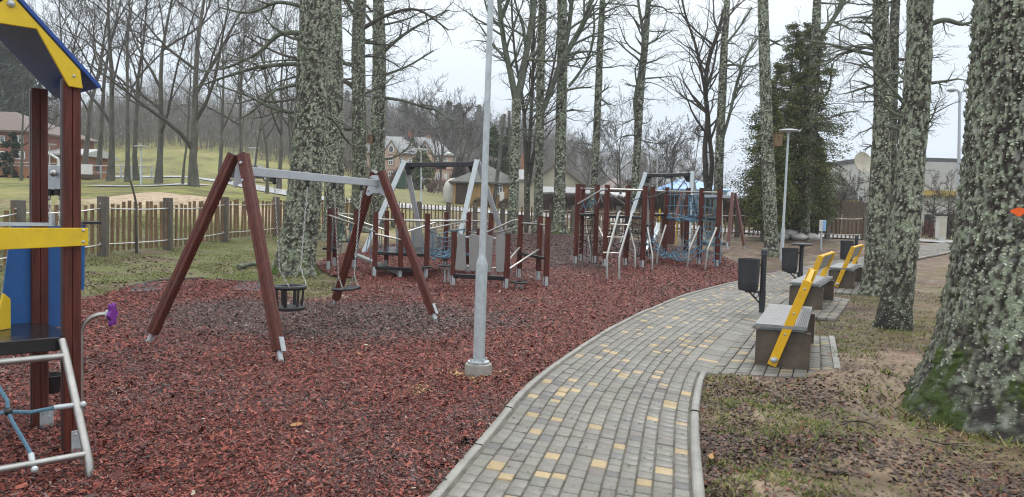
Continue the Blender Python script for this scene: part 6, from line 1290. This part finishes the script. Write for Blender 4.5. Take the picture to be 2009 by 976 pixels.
# manor of yellow brick
t, P, X, Z, rf = house('manor_house', 'yellow brick manor with red trim, two gables and a grey roof below the wooded hill', 'house', 690, 885, 150, 360, 302, 262, 15, 'h_yel', 'r_grey', .55, .6, wins=[(px, 318, 8, 14) for px in (754, 787, 804, 859, 875)]+[(770, 314, 8, 15, 1), (834, 314, 8, 15, 1), (770, 344, 8, 15, 1), (788, 344, 7, 14), (859, 346, 8, 14), (875, 347, 5, 12), (748, 344, 8, 14)], chim=[(793, 252, 272, 8, 'terra'), (832, 257, 275, 8, 'h_trim')])
for px, w_ in ((768, 30), (834, 28)):
    s = 150/FPX; x, zb_, zt = X(px), Z(px, 302), Z(px, 279); hw = w_/2*s; m_ = MB(); m_.prism([P(x-hw, -7.5-.5, Z(px, 358)), P(x+hw, -8, Z(px, 358)), P(x+hw, -8, zb_), P(x, -8, zt), P(x-hw, -8, zb_)], (0, 1, 0), .7); m_.build('gable', M['h_yel'], t)
    m_ = MB()
    for sg in (-1, 1): m_.prism([P(x+sg*(hw+.5), -8.5, zb_-.35), P(x, -8.5, zt+.25), P(x, -1, zt+.25), P(x+sg*(hw+.5), -1, zb_-.35)], (sg*.6, 0, .8), .18)
    m_.build('gable_roof', M['r_grey'], rf)
    m_ = MB(); m_.prism([P(x+.55*math.cos(q), -8.4, Z(px, 295)+(1.0 if math.sin(q) > 0 else .6)*math.sin(q)) for q in [2*math.pi*i/16 for i in range(16)]], (0, 1, 0), .06); g_ = m_.build('window', M['white'], t); m_ = MB(); m_.prism([P(x+.4*math.cos(q), -8.45, Z(px, 295)+(.8 if math.sin(q) > 0 else .45)*math.sin(q)) for q in [2*math.pi*i/16 for i in range(16)]], (0, 1, 0), .06); m_.build('pane', M['glass'], g_)
    for yy, hh_, ar in ((316, 15, 1), (345, 15, 1)):
        m_ = MB(); zz = Z(px, yy); m_.box(P(x, -8.42, zz), (1.35, .12, 2.0)); m_.box(P(x, -8.42, zz+1.1), (1.1, .12, .3)); fo = m_.build('window_surround', M['h_trim'], t); m_ = MB(); m_.box(P(x, -8.5, zz), (.95, .08, 1.75)); w__ = m_.build('window', M['white'], t); m_ = MB(); [m_.box(P(x+sx*.2, -8.55, zz+dz), (.30, .05, .65)) for sx in (-1, 1) for dz in (-.4, .4)]; m_.build('pane', M['glass'], w__)
m_ = MB()
for yy in (331, 304): m_.box(P(0, -7.55, Z(800, yy)), (19.6, .2, .35))
m_.build('brick_band', M['h_trim'], t)
# tan shed
t, P, X, Z, rf = house('tan_shed', 'tan boarded shed with a mossy grey hip roof behind the silver swing', 'shed', 888, 1016, 62, 408, 358, 320, 7, 'h_tan', 'r_moss', 1., .35, wins=[(980, 372, 12, 20)])
m_ = MB(); m_.box(P(X(905), -3.53, Z(905, 378)), (.9, .06, 1.8)); m_.build('door', M['oldboard'], t); m_ = MB(); m_.box(P(X(985), -3.6, Z(985, 386)), (.36, .18, .75)); m_.build('meter_box', M['white'], t)
house('cream_house', 'cream gable house with a red chimney behind the row of lichen trees', 'house', 1034, 1146, 84, 402, 366, 322, 8, 'h_cream', 'r_brown', 0, .5, gable_front=True, chim=[(1024, 300, 335, 7, 'h_trim')])
house('cream_annex', 'cream plaster annex between the tan shed and the forked tree', 'annex', 1017, 1034, 61, 408, 352, 330, 5, 'h_cream', 'r_grey', 0, .2)
house('grey_roof_shed', 'low shed with a grey sheet roof and dark eave behind the mossy footed tree', 'shed', 1066, 1188, 58, 405, 379, 366, 5, 'dark', 'r_grey', 0, .3)
house('red_barn', 'small dark red barn with a brown roof below the hill', 'barn', 1186, 1240, 80, 396, 371, 347, 7, 'h_red', 'r_brown', .9, .4)
house('pale_roof_shed', 'low shed with a pale corrugated roof behind the climbing frame', 'shed', 1176, 1228, 60, 412, 395, 376, 5, 'oldboard', 'r_light', 0, .3)
house('blue_roof_hall', 'long hall with a bright blue sheet roof beyond the bare orchard', 'hall', 1318, 1426, 92, 398, 372, 348, 14, 'h_ltblue', 'r_blue', .35, .3)
# grey wooden house
t, P, X, Z, rf = house('grey_wooden_house', 'grey boarded wooden house with a white window and pale chimney', 'house', 1540, 1690, 62, 440, 388, 330, 9, 'h_grey', 'r_moss', 0, .4, gable_front=False, wins=[(1632, 382, 18, 22), (1598, 382, 12, 20)], chim=[(1659, 322, 345, 18, 'h_cream')])
house('ochre_eaved_shed', 'low white shed with an ochre eave below the grey house', 'shed', 1588, 1672, 52, 435, 404, 396, 4, 'h_white', 'ochre', 0, .25)
c = A(1690, 320, 57); t = thing('satellite_dish', 'large pale satellite dish on a mast behind the lichen trunks', 'satellite dish', c); m_ = MB(); pr = [(.001, 0), (.3, .03), (.6, .12), (.78, .2), (.78, .23), (.6, .15), (.3, .06), (.001, .03)]; m_.lathe(pr, (0, 0, 0), 28); Rm = Matrix.Rotation(R(75), 3, 'X') @ Matrix.Rotation(R(15), 3, 'Y'); m_.v = [tuple(Rm @ Vector(q)+c) for q in m_.v]; m_.build('dish', M['h_cream'], t, smooth=True); m_ = MB(); m_.cyl(c+Vector((0, .2, -3.8)), c+Vector((0, .2, 0)), .05); m_.bar(c, c+Vector((0, -.7, -.1)), .04, .04); m_.build('mast', M['galv'], t)
# white flat building
t, P, X, Z, rf = house('flat_roofed_building', 'white plastered building with flat dark roof edge and ochre canopy strip', 'building', 1706, 1960, 60, 470, 318, 318, 10, 'h_white', 'fascia', 0, .12, wins=[])
m_ = MB(); m_.box(P(X(1850), -5.3, Z(1850, 380)), (5.2, .8, .38)); m_.build('canopy', M['ochre'], t); m_ = MB(); m_.box(P(X(1850), -5.06, Z(1850, 345)), (5.6, .1, 2.4)); m_.build('grey_panel', M['h_pale'], t)
m_ = MB(); [m_.box(P(X(px), -5.06, Z(px, 440)), (.5, .12, 1.5)) for px in (1822,)]; m_.build('window', M['dark'], t); m_ = MB(); m_.box(P(X(1858), -5.06, Z(1858, 440)), (1.5, .12, 1.5)); m_.build('gate', M['oldboard'], t)
b = gy(1846, 42); t = thing('utility_cabinet', 'grey utility cabinet on a stem beside the pale path', 'cabinet', b); m_ = MB(); a = A(1846, 447, 42); m_.box((a.x, 42, a.z), (.46, .3, 1.15)); o = m_.build('cabinet', M['h_white'], t, .01); m_ = MB(); m_.bar((a.x-.25, 42, a.z+.6), (a.x+.25, 42, a.z+.6), .36, .05, (0, 1, 0)); m_.build('lid', M['h_cream'], t); m_ = MB(); m_.box((a.x+.02, 42, (a.z-.57+b.z)/2), (.34, .24, a.z-.57-b.z+.02)); m_.build('stem', M['h_white'], t); m_ = MB(); m_.box((a.x, 41.845, a.z), (.40, .02, 1.0)); m_.build('door', M['h_cream'], o, .004)
# brick house and terrace
t, P, X, Z, rf = house('brick_house', 'two storey red brick house with brown hip roof and white windows', 'house', -190, 56, 64, 356, 254, 205, 10, 'h_brick', 'r_brown', .85, .5, wins=[(px, 274, 20, 15) for px in (-120, -60, 1, 37)]+[(px, 305, 20, 16) for px in (-120, -60, 1, 40)], chim=[(13, 214, 240, 9, 'terra')])
house('orange_shed', 'orange boarded shed with a pale roof edge behind the terrace', 'shed', 86, 158, 66, 352, 302, 288, 5, 'deckwood', 'r_light', 0, .5)
D = 56.; t = thing('wooden_terrace', 'orange wooden terrace on posts with a light railing and a white end panel', 'terrace', gy(80, D)); a, c = A(-80, 335, D), A(178, 349, D)
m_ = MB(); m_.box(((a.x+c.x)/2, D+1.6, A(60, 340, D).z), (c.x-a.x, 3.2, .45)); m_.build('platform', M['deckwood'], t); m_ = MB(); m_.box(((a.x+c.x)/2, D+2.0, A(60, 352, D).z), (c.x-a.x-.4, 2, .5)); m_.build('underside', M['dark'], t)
for px in (-60, -20, 20, 52, 84, 110, 150): q = A(px, 345, D); MB().bar((q.x, D-.02, hz(q.x, D)-.1), (q.x, D-.02, q.z), .18, .18).build('post', M['deckwood'], t)
m_ = MB()
for px in range(-80, 160, 24): p1, p2 = A(px, 334, D), A(px, 319, D); m_.bar((p1.x, D, p1.z), (p1.x, D, p2.z), .05, .05)
for y in (319.5, 326): p1, p2 = A(-80, y-3, D), A(157, y+3.5, D); m_.bar((p1.x, D, A(60, y, D).z), (p2.x, D, A(60, y, D).z), .05, .05)
m_.build('railing', M['galv'], t)
m_ = MB(); p1, p2 = A(-40, 336, D-.1), A(52, 322, D-.1); m_.box(((p1.x+p2.x)/2, D+.12, (p1.z+p2.z)/2), (p2.x-p1.x, .05, .32)); m_.build('board_rail', M['deckwood'], t)
p1, p2 = A(157, 347, D-.2), A(180, 323, D-.2); m_ = MB(); m_.box(((p1.x+p2.x)/2, D-.12, (p1.z+p2.z)/2), (p2.x-p1.x, .06, p2.z-p1.z)); m_.build('white_panel', M['white'], t)
m_ = MB(); m_.tube([A(87, 296, D), A(114, 312, D), A(116, 328, D)], .09, 6); m_.tube([A(90, 296, D), A(90, 326, D)], .07, 6); m_.build('canopy_frame', M['white'], t)
m_ = MB()
p1 = gy(160, D-1.); p2 = gy(184, D-1.)
m_.box(((p1.x+p2.x)/2, D-.8, p1.z+.22), (1.0, .8, .3)); tag(m_.build('pallet_stack', M['oldboard2']), 'low stack of wooden pallets below the white panel', 'pallets')
t = thing('white_railing', 'low white two bar railing across the park lawn', 'railing', gy(220, 57)); m_ = MB()
for px in range(176, 300, 20): q = gy(px, 57); MB().bar(q, q+Vector((0, 0, 1.0)), .09, .09).build('post', M['galv_beam'], t)
m_ = MB()
for z in (.45, .95): m_.tube([gy(px, 57)+Vector((0, 0, z)) for px in range(172, 300, 16)], .05, 5)
m_.build('bars', M['galv_beam'], t)
ribbon('park_path', [gy(180, 46), gy(260, 45), gy(330, 47), gy(400, 52)], 1.2, .03, M['road'], 'narrow pale path across the park lawn', cat='path', n=60)
# car
b = G(500, 357); D = b.y; t = thing('parked_car', 'dark parked car on the park road behind the swing frame', 'car', b); M['carpaint'] = mat('dark_car_paint', (.018, .02, .024), .25, .1, 3); 
def cp(x, y, z): return b+Vector((x, y, z+.05))
m_ = MB(); L_ = 4.2
m_.prism([cp(-2.1, 0, .25), cp(2.1, 0, .25), cp(2.12, 0, .62), cp(1.95, 0, .82), cp(1.0, 0, .95), cp(.45, 0, 1.38), cp(-1.1, 0, 1.42), cp(-1.75, 0, 1.0), cp(-2.1, 0, .9)], (0, 1, 0), 1.68); m_.build('body', M['carpaint'], t, .06)
m_ = MB(); [m_.prism([cp(-1.45, s*.845, .98), cp(.8, s*.845, .98), cp(.38, s*.845, 1.3), cp(-1.05, s*.845, 1.33)], (0, 1, 0), .02) for s in (-1, 1)]; m_.build('side_window', M['glass'], t)
for x in (-1.3, 1.3):
    for s in (-1, 1): o = MB().cyl(cp(x, s*.72, .28), cp(x, s*.88, .28), .31, .31, 18).build('wheel', M['black'], t, smooth=True); MB().cyl(cp(x, s*.87, .28), cp(x, s*.89, .28), .18, .18, 12).build('rim', M['galv'], o, smooth=True)
for s in (-1, 1): MB().box(cp(2.08, s*.6, .66), (.1, .3, .14)).build('headlight', M['white'], t, .02)
for s in (-1, 1): MB().box(cp(-2.09, s*.62, .8), (.06, .25, .16)).build('tail_light', M['h_red'], t, .02)
# poles and wires
def pole(label, b, top, r):
    t = thing('utility_pole', label, 'utility pole', b); MB().tube([b-Vector((0, 0, .2)), (b+top)/2, top], [r, r*.9, r*.75], 10).build('pole', M['bark'], t, smooth=True); m_ = MB(); d = Vector((.5, .2, 0))
    for s in (-1, 1): m_.cyl(top+d*s*.2-Vector((0, 0, .3)), top+d*s*.2, .04, .03, 6)
    m_.build('insulator', M['h_white'], t); return top
b = gy(966, 62); t1 = pole('dark wooden pole leaning over the tan shed', b, A(990, 224, 62), .16)
b = gy(1001, 63); t2 = pole('upright wooden pole with a leaning stay beside it', b, A(999, 218, 63), .15)
t3 = A(590, 225, 130)
t = thing('overhead_wires', 'thin overhead wires running to the leaning pole', 'wires', t2); 
for k in range(4):
    a, c = t2+Vector((0, 0, -.4-.55*k)), t3+Vector((0, 0, -1.2*k)); m_ = MB(); m_.tube([a+(c-a)*f-Vector((0, 0, 3*f*(1-f))) for f in np.linspace(0, 1, 9)], .010, 4); m_.build('wire', M['fascia'], t)
# tank and bins before the manor
c = gy(888, 64); t = thing('white_tank', 'white rounded tank beside the tan shed', 'tank', c); m_ = MB(); m_.lathe([(.001, 0), (.8, 0), (.9, .3), (.9, 1.2), (.75, 1.7), (.4, 2.0), (.001, 2.1)], c, 20); m_.build('shell', M['h_white'], t, smooth=True); m_ = MB(); m_.lathe([(.22, 2.02), (.22, 2.14), (.001, 2.16)], c, 12); m_.build('lid', M['fascia'], t)
c = gy(782, 96); t = thing('wheelie_bin', 'green wheeled bin on the manor lawn', 'bin', c); M['binc'] = mat('green_bin_plastic', (.02, .06, .035), .5, .1, 5); m_ = MB(); m_.bar(c, c+Vector((0, 0, 2.0)), 1.5, 1.2, (1, 0, 0)); m_.build('tub', M['binc'], t, .1); m_ = MB(); m_.bar(c+Vector((0, 0, 2.0)), c+Vector((0, 0, 2.15)), 1.6, 1.35, (1, 0, 0)); m_.build('lid', M['fascia'], t, .04)
c = A(380, 298, 118); c.z = hz(c.x, c.y); t = thing('hill_sledge', 'small orange board standing on the grassy hill', 'board', c); m_ = MB(); m_.box(c+Vector((0, 0, .35)), (1.6, .2, .35)); m_.build('board', M['terra'], t); m_ = MB(); [m_.bar(c+Vector((x, 0, -.1)), c+Vector((x, 0, .3)), .08, .08) for x in (-.6, .6)]; m_.build('leg', M['oldboard'], t)
for o in list(COL.objects):
    if 'local' in o: del o['local']
for o in list(COL.objects):
    if 'local' in o: del o['local']
hm = bpy.data.materials.new('haze'); hm.use_nodes = True; hm.node_tree.nodes.clear()
ho = hm.node_tree.nodes.new('ShaderNodeOutputMaterial'); hv = hm.node_tree.nodes.new('ShaderNodeVolumePrincipled'); hv.inputs['Density'].default_value = .0007; hv.inputs['Color'].default_value = (.93, .95, 1, 1); hm.node_tree.links.new(hv.outputs[0], ho.inputs['Volume'])
o = MB().box((0, 203, 22.5), (960, 470, 57)).build('haze', hm); tag(o, 'thin damp air over the park', 'haze', kind='stuff')
